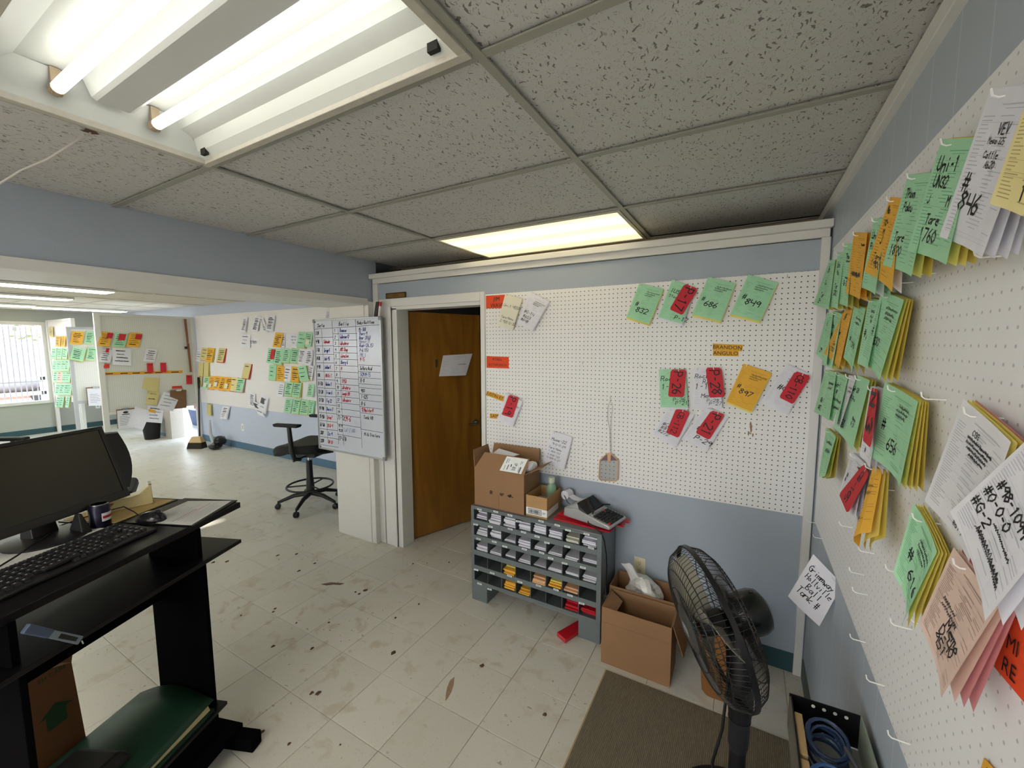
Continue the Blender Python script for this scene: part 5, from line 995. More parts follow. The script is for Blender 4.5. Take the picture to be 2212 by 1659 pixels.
for i, (a, ci, t) in enumerate(mid):
    v = .053+(i+1)*.0475; ln(C2+.01, v, C4+.01, v+.002); write(mb, PW, a, C2+.03, v-.012, .021, m=BK, wd=.17, rnd=rr, sx=.8)
    if t: write(mb, PW, t, C3+.02, v-.012, .026, m=ci, wd=.16, rnd=rr, sx=.6 if len(t) < 9 else .46)
for v, t, u, ci, h_ in ((.755, 'T1-T2', C2+.025, BK, .03), (.76, 'CM-6', C3+.04, RD, .036), (.815, '9119', C2+.03, BK, .022), (.85, '9120', C2+.03, BK, .022), (.84, 'Lat-7 100', C3+.03, FT, .028), (.915, '17-17A', C2+.02, BK, .03)): write(mb, PW, t, u, v, h_, m=ci, wd=.15, rnd=rr, sx=.7)
ln(C2+.01, .79, C4+.01, .795); ln(C2+.01, .872, C4+.01, .876)
rgt_ = [(.085, 'Mi-368', BL_), (.115, 'Thorn-9', BL_), (.145, 'Rear-20(6)', BL_), (.17, 'Hanson-21', FT), (.2, 'Rush-(26,15)', BL_), (.235, 'P-6 (15)', BL_), (.27, 'PMC-3', FT), (.3, 'M-15', RD)]
for v, t, ci in rgt_: write(mb, PW, t, C4+.04, v, .024, m=ci, wd=.14, rnd=rr, sx=.7)
for v, t, ci in ((.365, 'Sulfuric Acid', BK), (.41, '5CM M-15', BL_), (.455, 'B-8', BK), (.53, '900', BK), (.575, '1-025', BK), (.625, 'B-6', BK), (.67, '92 Mapleton-M', RD)):
    ln(C4+.01, v+.012, C5, v+.014); write(mb, PW, t, C4+.035, v, .026, m=ci, wd=.15, rnd=rr, sx=.52 if len(t) > 9 else .75)
ln(C4+.01, .33, C5, .332); ln(C4+.01, .495, C5, .497); ln(C4+.01, .805, C5, .81)
write(mb, PW, 'Tank H8', C4+.06, .725, .025, m=BK, wd=.15, rnd=rr, sx=.85); write(mb, PW, 'Milk Trailers', C4+.06, .85, .023, m=BK, wd=.15, rnd=rr, sx=.78)
mb.build('marker_writing', [m_ink, m_blueink, m_redink, mat('faded_marker', '#8d99bd', .6)], wbd)
er = MB(); er.hexa([(-2.63, 2.384, 1.934), (-2.595, 2.384, 1.934), (-2.595, 2.405, 1.934), (-2.63, 2.405, 1.934), (-2.60, 2.384, 2.05), (-2.565, 2.384, 2.05), (-2.565, 2.405, 2.05), (-2.60, 2.405, 2.05)]); tag(er.build('board_eraser', mat('charcoal_felt', '#3a3937', .8), bevel=.004), 'dark felt eraser standing on top of the tall whiteboard', 'eraser')
mk = empty('marker', (-2.57, 2.395, 1.934), 'red marker with white label standing beside the dark eraser', 'marker'); mb = MB(); mb.cyl((-2.578, 2.394, 1.934), (-2.562, 2.394, 2.015), .010); mb.build('barrel', mat('white_marker_barrel', '#e1d9d9', .4), mk, smooth=40)
mb = MB(); mb.cyl((-2.562, 2.394, 2.015), (-2.556, 2.394, 2.048), .011); mb.build('cap', mat('red_marker_cap', '#c01f33', .35), mk, smooth=40)
# ================================================================ standing fan
fc = V((-.060, 1.51, .752)); fa = V((-.84, -.46, -.28)).normalized(); fe = fa.cross(V((0, 0, 1))).normalized(); fu = fe.cross(fa).normalized()
if fu.z < 0: fu = -fu
fan = empty('standing_fan', (.035, 1.53, 0), 'black pedestal fan with wire cage standing on the brown mat', 'fan')
FP = lambda r, t, z: fc+fe*r*cos(t)+fu*r*sin(t)+fa*z
m_wire = mat('dusty_black_wire', '#2a2826', .5, .3, var=.3, scale=60); RF = .254
def cage(prof, n, rings_):
    mb = MB()
    for k in range(n):
        t = 2*pi*k/n; mb.tube([FP(r, t, z) for r, z in prof], .0011, 4)
    for r, z, w_ in rings_: mb.tube([FP(r, 2*pi*k/40, z) for k in range(40)], w_, 5, close=True)
    return mb
cage([(.07, .085), (.13, .083), (.20, .070), (.232, .05), (.252, .012)], 84, [(.13, .083, .0018), (.19, .073, .0018), (.222, .056, .0018)]).build('front_grille', m_wire, fan)
cage([(.06, -.075), (.13, -.078), (.20, -.068), (.232, -.045), (.252, -.006)], 84, [(.06, -.075, .003), (.13, -.078, .0018), (.19, -.070, .0018), (.222, -.051, .0018)]).build('rear_grille', m_wire, fan)
mb = MB(); mb.rings([[FP(RF+a, 2*pi*k/48, b) for a, b in ((-.003, -.007), (.003, -.007), (.003, .009), (-.003, .009))] for k in range(48)], close=True); mb.build('rim', m_dark, fan, smooth=40)
mb = MB(); mb.lathe([(.001, .095), (.06, .093), (.078, .087), (.078, .081), (.001, .080)], fc, fa, 32); mb.build('badge', mat('grey_badge_plastic', '#3a3b3c', .45), fan, smooth=40)
mb = MB(); P = Patch(FP(.045, pi*.78, .0955), FP(.045, pi*.22, .0955), FP(.045, -pi*.22, .0955), FP(.045, -pi*.78, .0955)); P.n = fa; mb.quad(*[P(u, v)+P.n*.0004 for u, v in ((.2, .2), (.8, .2), (.8, .8), (.2, .8))]); letter(mb, P, 'B&F', .5, .42, .26, 1, .8); ribbon(mb, P, [(.25, .68), (.75, .68)], .004, 1, .0008); mb.build('badge_label', [mat('pale_badge_sticker', '#b9c0c6', .4), m_ink], fan)
m_bladef = mat('dusty_smoke_blade', '#8d897c', .4, var=.25, scale=18, spec=.4)
for k in range(3):
    t0 = 2*pi*k/3+.35
    def bl(u, v, t0=t0):
        r = .035+.19*v; wd_ = (.55+.75*sin(pi*min(1, .15+v*.75)))*(1-.25*v); t = t0+(u-.5)*wd_*(1.15-.3*v)+.35*v; return FP(r, t, .022-(u-.5)*.075*(1-.25*v)+.006*sin(pi*u))
    mb = MB(); mb.grid(bl, 10, 10); mb.build('blade', m_bladef, fan, smooth=70, solid=.002)
mb = MB(); mb.lathe([(.001, .055), (.034, .05), (.04, .02), (.04, -.03), (.02, -.05)], fc, fa, 22); mb.build('hub', m_dark, fan, smooth=40)
mb = MB(); mb.lathe([(.05, -.06), (.068, -.085), (.074, -.12), (.074, -.15), (.066, -.172), (.04, -.187), (.001, -.19)], fc, fa, 28); mb.build('motor_housing', mat('greenish_black_gloss', '#121716', .25), fan, smooth=40)
kn = FP(0, 0, -.13)+V((0, 0, .066)); mb = MB(); mb.cyl(kn, kn+V((0, 0, .012)), .008); mb.build('oscillation_knob', m_dark, fan)
pb_ = V((.035, 1.53, 0)); nk = FP(0, 0, -.10)
mb = MB(); mb.tube([nk+V((0, 0, -.05)), nk.lerp(pb_+V((0, 0, .47)), .6), pb_+V((0, 0, .47)), pb_+V((0, 0, .42))], [.045, .045, .04, .034], 14); mb.build('neck', m_dark, fan, smooth=50)
mb = MB(); mb.lathe([(.026, .30), (.033, .33), (.033, .40), (.036, .42)], pb_, n=18); mb.build('collar', mat('grey_black_collar', '#26262a', .4), fan, smooth=40)
mb = MB(); mb.cyl(pb_+V((0, 0, .03)), pb_+V((0, 0, .36)), .026, n=18); mb.build('pole', m_dark, fan, smooth=40)
mb = MB(); mb.lathe([(.205, 0), (.205, .012), (.19, .024), (.08, .042), (.035, .05)], pb_, n=40); mb.build('base', mat('black_base_plastic', '#121213', .5), fan, smooth=40)
mb = MB(); mb.tube([nk+V((-.02, -.04, -.06)), pb_+V((-.05, -.03, .38)), pb_+V((-.075, -.04, .25)), pb_+V((-.07, -.05, .12)), pb_+V((-.06, -.06, .045))], .005, 6); mb.build('power_cord', m_dark, fan, smooth=60)
# ================================================================ mat, wastebasket, wall tray
m_mat, g = newmat('ribbed_brown_mat', .9)
ge = g.n('NewGeometry'); sp = g.n('SeparateXYZ'); g.L.new(ge.outputs['Position'], sp.inputs[0])
nz = g.noise(60, g.pos((3, .6, 1)), 3); wv = g.math('SINE', g.math('ADD', g.math('MULTIPLY', sp.outputs['X'], 900), g.math('MULTIPLY', nz, 3)))
g.L.new(g.mix(g.math('MULTIPLY', g.math('ADD', wv, 1), g.math('MULTIPLY', nz, .55)), lin('#5b5345'), lin('#93886f')), g.b.inputs['Base Color']); g.bump(wv, .3, .002)
fm = empty('floor_mat', (-.15, 1.4, 0), 'brown ribbed rubber mat on the floor under the fan', 'floor mat')
ORG['floor_mat'] = V((-.15, 1.4, 0))
bx((-.566, .55, 0), (.29, 1.997, .009), 'mat_body', m_mat, fm, bevel=.003); bx((-.572, .55, 0), (-.566, 1.999, .006), 'edge_strip', mat('tan_mat_edge', '#b09a76', .8), fm)
wbk = empty('wastebasket', (-.02, 2.14, 0), 'tan plastic wastebasket on the floor behind the fan', 'wastebasket')
def rr_(hx, hy, r, z, cx_=-.022, cy_=2.145, n=4):
    o = []
    for sx2, sy2, a0 in ((1, 1, 0), (-1, 1, pi/2), (-1, -1, pi), (1, -1, 3*pi/2)):
        for k in range(n+1): a = a0+pi/2*k/n; o.append((cx_+sx2*(hx-r)+r*cos(a), cy_+sy2*(hy-r)+r*sin(a), z))
    return o
m_tan = mat('tan_basket_plastic', '#8a5b2c', .5, var=.05, scale=10)
MB().rings([rr_(.09, .06, .03, .0), rr_(.098, .066, .03, .015), rr_(.125, .085, .035, .36), rr_(.121, .081, .033, .36), rr_(.09, .06, .03, .02)]).build('bin', m_tan, wbk, smooth=50)
MB().rings([rr_(.131, .091, .036, .352), rr_(.131, .091, .036, .368), rr_(.120, .080, .032, .368), rr_(.120, .080, .032, .352)], cap=False, close=True).build('rim', m_tan, wbk, smooth=50)
tr = empty('wall_tray', (.215, 1.1, .62), 'black metal tray rack with coiled blue cables fixed low on the right wall', 'wall rack')
m_bm = mat('black_metal_sheet', '#101013', .4, .3)
tx0, tx1, ty0, ty1, tz0, tz1 = .148, .305, .70, 1.318, .635, .722
MB().slab([(tx0, ty1, tz0), (tx1, ty1+.006, tz0), (tx1, ty1+.006, tz1+.008), (tx0, ty1, tz1+.008)], (0, .003, 0)).build('end_panel', m_bm, tr)
for k in range(4): MB().lathe([(.0045, 0), (.0045, .001)], (tx0+.055+.024*k, ty1-.0015, tz1-.004), (0, -1, 0), 10).build('rivet_hole', mat('pale_hole', '#c9c9c4'), tr)
for k in range(3): MB().lathe([(.004, 0), (.004, .001)], (tx0+.05+.03*k, ty1-.0015, tz0+.012), (0, -1, 0), 10).build('rivet_hole', mat('pale_hole', '#c9c9c4'), tr)
bx((tx0, ty0, tz0), (tx0+.003, ty1, tz1), 'side_panel', mat('worn_grey_metal', '#77736a', .45, .4, var=.2), tr); bx((tx0+.003, ty0, tz0), (tx0+.006, ty1, tz1+.004), 'side_lip', m_bm, tr)
bx((tx1, ty0, tz0), (tx1+.004, ty1+.006, tz1+.008), 'wall_panel', mat('pale_green_metal', '#8e9a8c', .5), tr); bx((tx0, ty0, tz0-.003), (tx1, ty1, tz0), 'bottom_panel', mat('grey_tray_floor', '#a6a8a6', .5), tr)
m_lath = mat('raw_pine_lath', '#b79c6e', .7, var=.1, scale=60)
for k in range(4): bx((tx0+.008, ty1-.045-.145*(k+1)+.012, tz0+.03), (tx0+.026, ty1-.045-.145*k, tz1-.004), 'wood_lath', m_lath, tr, bevel=.002)
cc = [((tx0+.075, ty1-.09, tz0+.045), .042, '#263a5c'), ((tx0+.068, ty1-.235, tz0+.045), .045, '#274e80'), ((tx0+.075, ty1-.40, tz0+.045), .042, '#343c55')]
for i, (c_, r_, hx) in enumerate(cc):
    mb = MB(); rr = random.Random(i); pts = []
    for k in range(140):
        a = k*.36; q = 1+.12*sin(k*.07)+rr.uniform(-.02, .02); pts.append(V(c_)+V((r_*q*cos(a)*.95, r_*q*sin(a)*1.05, .035*sin(k*.045)*.9+.012*sin(a))))
    mb.tube(pts, .0038, 5); o = mb.build('cable_coil', mat('blue_cable_'+hx[1:], hx, .4), smooth=60); tag(o, ['dark blue cable coil at the far end of the black wall tray', 'bright blue cable coil in the middle of the black wall tray', 'grey-blue cable coil nearest the camera in the black wall tray'][i], 'cable coil', 'cable coils in the wall tray')
mb = MB(); mb.tube([(tx0+.11, ty1-.1, tz1-.01), (tx0+.13, ty1-.18, tz1-.01), (tx0+.125, ty1-.28, tz1-.02), (tx0+.145, ty1-.4, tz1-.02), (tx0+.14, ty1-.5, tz1-.02)], .005, 6); mb.tube([(tx0+.08, ty1-.2, tz1-.005), (tx0+.125, ty1-.24, tz1-.0), (tx0+.12, ty1-.30, tz1-.01)], .004, 6); tag(mb.build('grey_cable', mat('grey_cable_jacket', '#55565f', .5), smooth=60), 'grey cable bundle along the wall side of the black tray', 'cable')
# ceiling cord, mud on the floor
hq = Z(196, 287, HC); mb = MB(); pts = [hq, X(160, 308, hq.x-.01), X(100, 345, hq.x-.02), X(45, 368, hq.x-.03), X(0, 396, hq.x-.02), X(-60, 450, hq.x)]
tag(MB().tube(pts, .0028, 6).build('hanging_cord', mat('white_cord', '#c9c5bc', .6), smooth=60), 'white cord hanging from a stained hole in the ceiling tile', 'cord')
mb = MB(); rr = random.Random(4); mb.add([hq+V((.03*cos(2*pi*k/12)*rr.uniform(.5, 1.1), .022*sin(2*pi*k/12)*rr.uniform(.5, 1.1), .0035)) for k in range(12)], [list(range(12))]); mb.build('hole_stain', mat('brown_stain', '#5a4130', .9), ce)
mud = MB(); rr = random.Random(12); sp_ = [(850, 1410, 9), (1042, 1438, 9), (1177, 1543, 7), (565, 1582, 8), (688, 1497, 9), (674, 1497, 7), (490, 1213, 6), (600, 1200, 5), (640, 1197, 5), (680, 1217, 5), (646, 1233, 6), (776, 1283, 5), (790, 1275, 8), (768, 1279, 4), (460, 1215, 6), (590, 1322, 4), (710, 1345, 4), (854, 1335, 4), (640, 1346, 3), (590, 1396, 6), (675, 1400, 5), (673, 1402, 4), (625, 1607, 5), (735, 1609, 3), (905, 1305, 4), (892, 1218, 3), (970, 1215, 3), (520, 1330, 3), (594, 1315, 4)]
for x, y, r in sp_:
    c_ = Z(x, y, 0); R0 = r*.00062*(c_-CAM).length; k = 9; b_ = [(c_.x+R0*cos(2*pi*i/k)*rr.uniform(.5, 1.1), c_.y+R0*1.3*sin(2*pi*i/k)*rr.uniform(.5, 1.1), .0002) for i in range(k)]
    t_ = [(c_.x+(p[0]-c_.x)*.6, c_.y+(p[1]-c_.y)*.6, .004) for p in b_]; mud.rings([b_, t_])
o = mud.build('mud_crumbs', mat('dried_mud', '#5a4036', .9, var=.2), loc=(-1.2, 1.4, 0), kind='stuff'); tag(o, 'dark dried mud crumbs scattered on the pale floor tiles', 'mud')
def smear(q, hx, nm, label):
    c_ = [Z(x, y, 0) for x, y in q]; mb = MB(); mb.add([p+V((0, 0, .0006)) for p in c_], [list(range(len(c_)))]); tag(mb.build(nm, mat(nm+hx[1:], hx, .8, var=.25, scale=90, alpha=.75)), label, 'stain')
smear([(982, 1462), (980, 1480), (975, 1495), (968, 1508), (962, 1515), (963, 1500), (966, 1485), (972, 1470)], '#a08468', 'mud_smear', 'long brown mud smear on the floor tiles before the mat')
smear([(692, 1262), (715, 1258), (745, 1260), (735, 1264), (720, 1263), (705, 1265)], '#7b5a48', 'mud_smear', 'short brown mud streak on the floor left of the cabinet')
# ================================================================ far room: boards and their papers
YF = YN-.012
fb = tag(bx((-8.40, YF, .70), (-4.15, YN-.001, 2.212), 'pegboard', m_peg_farx), 'long white pegboard full of papers on the far pale blue wall', 'pegboard')
XPF = -8.44
pt = empty('pegboard_partition', (XPF, 3.0, 0), 'white framed pegboard partition standing across the far room', 'partition')
bx((XPF-.008, 2.40, .69), (XPF, 3.56, 2.15), 'panel', m_peg_fary, pt)
for a, b in ((2.335, 2.40), (3.56, 3.61)): bx((XPF-.03, a, 0), (XPF+.018, b, 2.19), 'upright', m_trim, pt)
bx((XPF-.03, 2.40, 2.15), (XPF+.018, 3.56, 2.19), 'top_rail', m_trim, pt); bx((XPF-.03, 2.40, .65), (XPF+.018, 3.56, .69), 'bottom_rail', m_trim, pt)
XS2 = -9.6
s2 = empty('pegboard_stand', (XS2, 2.6, 0), 'grey framed pegboard stand behind the partition', 'partition')
m_gfr = mat('grey_painted_frame', '#b4b6b8', .5)
bx((XS2-.008, 2.36, .79), (XS2, 3.2, 1.975), 'panel', m_peg_fary, s2)
bx((XS2-.02, 2.318, 0), (XS2+.015, 2.362, 2.01), 'upright', m_gfr, s2); bx((XS2-.02, 3.2, 0), (XS2+.015, 3.24, 2.01), 'upright', m_gfr, s2); bx((XS2-.02, 2.362, 1.975), (XS2+.015, 3.2, 2.01), 'top_rail', m_gfr, s2); bx((XS2-.02, 2.362, .745), (XS2+.015, 3.2, .79), 'bottom_rail', m_gfr, s2)
bx((XS2-.25, 2.46, 0), (XS2-.215, 2.50, .76), 'back_leg', m_trim, s2)
Y3 = 2.61
s3 = empty('pegboard_screen', (-11, Y3, 0), 'white pegboard screen of green tickets standing out from the window wall', 'partition')
bx((-11.80, Y3, .66), (-10.5, Y3+.01, 2.185), 'panel', m_peg_farx, s3)
for a in (-11.86, -10.5): bx((a, Y3-.02, 0), (a+.06, Y3+.03, 2.19), 'upright', m_trim, s3)
bx((-11.8, Y3-.015, 2.16), (-10.5, Y3+.02, 2.19), 'top_rail', m_trim, s3)
def fq(x, y, w_, h, s=.22, t=.1): return [(x-w_/2+s*h/2, y-h/2), (x+w_/2+s*h/2, y-h/2+t*w_), (x+w_/2-s*h/2, y+h/2+t*w_), (x-w_/2-s*h/2, y+h/2)]
def fpad(board, ax, plane, sgn, label, q, col, back=None, red=None, sticky=None, lines=6, seed=0, group='papers in the far room', cat='paper pad', name='far_ticket', off=.02, boff=None, big=0, face=None):
    fn = X if ax == 0 else Y
    offs = (off*.6, off*.6, off*1.5, off*1.4)
    cs = [fn(x, y, plane+sgn*o) for (x, y), o in zip(q, offs)]; P = Patch(*cs, curl=.004); rnd = random.Random(seed*7+3)
    root = empty(name, cs[0], label, cat, group)
    if back:
        d_ = V((0, 0, 0)); d_[ax] = -sgn*off*.5; r_ = (cs[1]-cs[0])*.07; dn2 = (cs[3]-cs[0])*.05
        Q = Patch(cs[0]+d_, cs[1]+d_+r_, cs[2]+d_+r_+dn2, cs[3]+d_+dn2); MB().grid(Q, 1, 2).build('back_sheet', paper(back), root)
    mb = MB(); mb.grid(P, 2, 3)
    for k in range(lines):
        v = .14+.78*k/max(1, lines); a = rnd.uniform(.12, .25); b = rnd.uniform(.55, .9); sc_w = .012*rnd.choice((.6, 1, 1.5))
        scrawl(mb, P, a, b, v+.06, .06, 1, rnd, wd=P.h*.016*rnd.choice((.7, 1, 1.5)))
    mb.build('front_sheet', [paper(col), m_ink], root)
    if red:
        u0, v0, u1, v1 = red; e = P.n*.004; mb = MB(); mb.slab([P(u0, v0)+e, P(u1, v0)+e, P(u1, v1)+e, P(u0, v1)+e], P.n*.0015); mb.build('red_tag', paper('red'), root)
    if sticky:
        u0, v0, u1, v1 = sticky; e = P.n*.003; mb = MB(); mb.slab([P(u0, v0)+e, P(u1, v0)+e, P(u1, v1)+e, P(u0, v1)+e], P.n*.001); mb.build('sticky_note', paper('cream'), root)
    return P, root
c3 = lambda x, y, w_, h, s=.22, t=.1: fq(410+x*.1567, 660+y*.1567, w_*.1567, h*.1567, s, t)
c4 = lambda x, y, w_, h, s=.16, t=.12: fq(560+x*.1507, 660+y*.1507, w_*.1507, h*.1507, s, t)
FB = lambda lb, q, col, **k: fpad(fb, 1, YF, -1, lb, q, col, group='papers on the far wall pegboard', **k)
far = [
 ('narrow white printed leaflet alone near the top of the far board', c3(750, 255, 60, 200), 'white', dict(lines=9, back='white')),
 ('white leaflet, left of three together at the top of the far board', c3(915, 245, 80, 210), 'white', dict(lines=9)),
 ('white leaflet tilted the other way, middle of three at the top', c3(1015, 255, 60, 200, -.3, .3), 'white', dict(lines=7)),
 ('white leaflet, right of three together at the top of the far board', c3(1110, 235, 95, 210), 'white', dict(lines=8, back='white')),
 ('orange ticket pad highest on the far board, beside a white sheet', c3(1215, 470, 110, 200), 'orange', dict(back='white')),
 ('white sheet half hidden behind the highest orange pad', c3(1280, 480, 60, 200, .05, .0), 'white', dict(off=.008)),
 ('white leaflet seen edge-on at the left end of the far board', c3(120, 690, 55, 160, .1), 'white', dict(lines=4)),
 ('pale yellow pad left of an orange pad, upper left of the far board', c3(195, 665, 90, 170), 'manila', dict(back='rose', lines=3)),
 ('orange pad overlapping a pale yellow pad, upper left of the board', c3(275, 675, 95, 190), 'orange', dict(back='olive')),
 ('yellow pad with a red back sheet alone, upper left of the board', c3(430, 680, 95, 190), 'manila', dict(back='red')),
 ('blank pale yellow pad, left of a pair by the broom handle', c3(150, 875, 66, 190, .05), 'manila', dict(lines=0)),
 ('blank pale yellow pad, right of a pair by the broom handle', c3(225, 875, 66, 190, .05), 'manila', dict(lines=0, back='olive')),
 ('pale yellow pad just above the broom handle', c3(142, 1030, 52, 170, .05), 'manila', dict(lines=2)),
 ('green pad starting the overlapping row on the far board', c3(225, 1060, 76, 170), 'green', dict(sticky=(.15, .5, .7, .85))),
 ('first orange pad of the overlapping row on the far board', c3(300, 1060, 88, 180), 'orange', dict(sticky=(.2, .55, .6, .85), back='rose')),
 ('second orange pad of the overlapping row on the far board', c3(375, 1060, 88, 180), 'orange', dict(sticky=(.1, .45, .6, .8))),
 ('third orange pad of the overlapping row on the far board', c3(455, 1072, 88, 185), 'orange', dict(back='rose')),
 ('fourth orange pad of the overlapping row on the far board', c3(530, 1075, 88, 185), 'orange', dict(sticky=(.0, .5, .5, .85))),
 ('cream pad second from the right end of the overlapping row', c3(603, 1080, 85, 190), 'pale', dict(back='red', lines=2)),
 ('green pad at the right end of the overlapping row', c3(690, 1092, 108, 190), 'green', dict(back='rose')),
 ('yellow pad with a red back alone in the middle of the far board', c3(780, 900, 98, 200), 'manila', dict(back='red', lines=1)),
 ('thick brown edged pad hanging below the far board by the broom', c3(262, 1430, 55, 150, .0, .2), 'manila', dict(back='olive', lines=0)),
 ('white leaflet hanging over the lower edge of the far board', c3(478, 1470, 88, 170), 'white', dict(back='white', lines=6)),
 ('white leaflet at the left of the fanned cluster', c3(860, 1290, 78, 190, .05, .3), 'white', dict(lines=7)),
 ('white leaflet with a dark picture, lower of the fanned cluster', c3(940, 1400, 95, 200, -.5, .45), 'white', dict(lines=3, off=.03)),
 ('white leaflet with a dark picture, right of the fanned cluster', c3(1010, 1330, 105, 210, .25, .5), 'white', dict(lines=3, back='white')),
 ('green pad under a red tag on the far board', c4(165, 715, 100, 215), 'green', dict(red=(.5, .05, 1.0, .68))),
 ('green pad next right of the red tagged one', c4(275, 730, 110, 220), 'green', dict(back='olive')),
 ('green pad in the middle of the three left of two white ones', c4(390, 712, 108, 200), 'green', dict(back='olive')),
 ('green pad just left of two white ones, second row', c4(505, 712, 108, 210), 'green', dict(back='olive')),
 ('white pad just right of three green ones, second row', c4(615, 720, 105, 205), 'white', dict(lines=7)),
 ('white pad half behind the whiteboard edge, second row', c4(712, 735, 88, 225), 'white', dict(lines=7, back='white')),
 ('green pad starting the third row on the far board', c4(190, 955, 105, 215, .08), 'green', dict(lines=3, back='olive')),
 ('left orange pad of the third row on the far board', c4(305, 968, 112, 210, .06), 'orange', dict(back='olive')),
 ('white pad between two orange ones, third row', c4(405, 980, 105, 210), 'white', dict(lines=4)),
 ('right orange pad of the third row on the far board', c4(510, 980, 108, 220, .06), 'orange', dict(back='olive')),
 ('green pad hanging askew over the right orange one', c4(628, 985, 125, 215, -.2, -.15), 'green', dict(lines=3, back='pale', off=.035)),
 ('white pad ending the third row by the whiteboard', c4(735, 965, 70, 220), 'white', dict(lines=6)),
 ('white pad starting the fourth row on the far board', c4(310, 1200, 85, 195), 'white', dict(lines=5)),
 ('left green pad of the fourth row on the far board', c4(420, 1190, 108, 205), 'green', dict(back='olive')),
 ('second green pad of the fourth row on the far board', c4(538, 1200, 112, 210), 'green', dict(back='olive')),
 ('green pad of the fourth row cut by the whiteboard edge', c4(735, 1210, 85, 185), 'green', dict(back='white')),
 ('green pad lowest left on the far board', c4(415, 1430, 100, 205), 'green', dict(back='white')),
 ('second green pad of the lowest row on the far board', c4(530, 1435, 100, 215), 'green', dict(back='olive')),
 ('third green pad of the lowest row on the far board', c4(648, 1450, 118, 210), 'green', dict(back='olive')),
 ('green pad ending the lowest row by the whiteboard', c4(748, 1460, 70, 200), 'green', dict(back='green')),
 ('upper green pad right of the printed sheet', c4(605, 485, 115, 220), 'green', dict(back='olive', lines=3)),
 ('green pad with a pale note by the top of the whiteboard', c4(712, 485, 80, 210), 'green', dict(sticky=(.0, .5, .7, .85))),
 ('small white note peeping above the whiteboard top', fq(709, 681, 11, 17), 'white', dict(lines=4))]
for i, (lb, q, col, k) in enumerate(far): FB(lb, q, col, seed=100+i, **k)
for o in COL.objects:
    if o.get('label', '').startswith('white leaflet with a dark picture'):
        f_ = [c for c in o.children if c.name.startswith('front')][0]; P = None
        vs = [f_.data.vertices[k].co.copy()+ORG[o.name] for k in (0, 2, 11, 9)]; P = Patch(*vs); mb = MB(); mb.slab([P(u, v)+P.n*.003 for u, v in ((.15, .15), (.6, .15), (.6, .5), (.15, .5))], P.n*.001); mb.build('dark_picture', mat('dark_photo_print', '#55545a'), o)
def fsign(label, q, lines, plane=YF-.003, col='white', h_=.3): return sign(label, [Y(x, y, plane) for x, y in q], col, lines, group='printed cards in the far room')
fsign('white sign with printed letters reading trien on the far board', [(534, 730), (560, 731), (560, 746), (534, 745)], [("trien", .52, .5, .6, 0, .95, .009)])
P, r_ = fpad(fb, 1, YF, -1, 'white card with three thin lines left of the printed letters', [(521, 722), (541, 723), (540, 752), (519, 750)], 'white', lines=3, seed=160, group='papers on the far wall pegboard', off=.012, cat='card')
fsign('white printed sheet reading NPK Plant left of the green pads', [(617, 721), (650, 721), (649, 748), (618, 748)], [("NPK Plant", .55, .24, .11), ("Cage Tank", .52, .48, .11), ("Only", .52, .72, .11)])
p2 = lambda x, y, w_, h, s=.25, t=.08: fq(190+x*.1809, 660+y*.1809, w_*.1809, h*.1809, s, t)
PT = lambda lb, q, col, **k: fpad(pt, 0, XPF, 1, lb, q, col, group='papers on the far partition', **k)
prt = [('left orange pad with a dark red corner tag on the partition', p2(205, 395, 145, 170), 'orange', dict(red=(.55, .05, 1.05, .42))),
 ('green pad with a round red tag between two orange pads', p2(385, 405, 150, 170), 'green', dict(red=(.3, .08, .85, .52), back='pale')),
 ('right orange pad with a dark red corner tag on the partition', p2(555, 405, 150, 170), 'orange', dict(red=(.5, .08, 1.0, .45))),
 ('white note with a small red tag below the left orange pad', p2(215, 598, 140, 150), 'white', dict(red=(.35, -.12, .62, .22), lines=5)),
 ('big white handwritten card in the middle of the partition', p2(405, 605, 225, 205, -.02, .05), 'white', dict(lines=4)),
 ('white note alone right of the big white card', p2(745, 590, 135, 150), 'white', dict(lines=5)),
 ('small blank red card at the left of the orange strip', p2(222, 722, 70, 48, 0, 0), 'redorange', dict(lines=0)),
 ('left red card standing on the orange strip', p2(742, 745, 75, 115, -.04, 0), 'red', dict(lines=1)),
 ('right red card standing on the orange strip', p2(900, 740, 70, 115, -.04, 0), 'red', dict(lines=1)),
 ('red card at the right edge of the partition', p2(1208, 885, 68, 108, -.04, 0), 'red', dict(lines=1)),
 ('pale yellow pad at the back of the yellow cluster', p2(715, 925, 110, 130, .3, .0), 'manila', dict(lines=0, off=.01)),
 ('pale yellow pad at the front of the yellow cluster', p2(778, 935, 130, 160, .1, .1), 'manila', dict(lines=0, back='manila')),
 ('lower pale yellow pad with one line of writing', p2(770, 1100, 140, 155, .2, .1), 'manila', dict(lines=2)),
 ('white chart sheet with a purple margin before the brown clipboard', p2(960, 1130, 200, 195, .45, .18), 'white', dict(lines=4, off=.04)),
 ('white sheet tilted before the trash can', p2(610, 1318, 190, 225, .45, .3), 'white', dict(lines=0, off=.05)),
 ('white sheet with an orange mark right of the tilted sheet', p2(800, 1290, 190, 200, .12, .08), 'white', dict(lines=4, off=.04)),
 ('thin red strip above the brown clipboard', p2(1062, 978, 118, 28, 0, -.06), 'redorange', dict(lines=0))]
for i, (lb, q, col, k) in enumerate(prt): PT(lb, q, col, seed=200+i, **k)
o = [x for x in COL.objects if x.get('label', '').startswith('white sheet with an orange mark')][0]
mb = MB(); mb.slab([X(*q, XPF+.058) for q in ((321, 883), (336, 886), (335, 893), (321, 889))], (.001, 0, 0)); mb.build('orange_mark', paper('orange'), o)
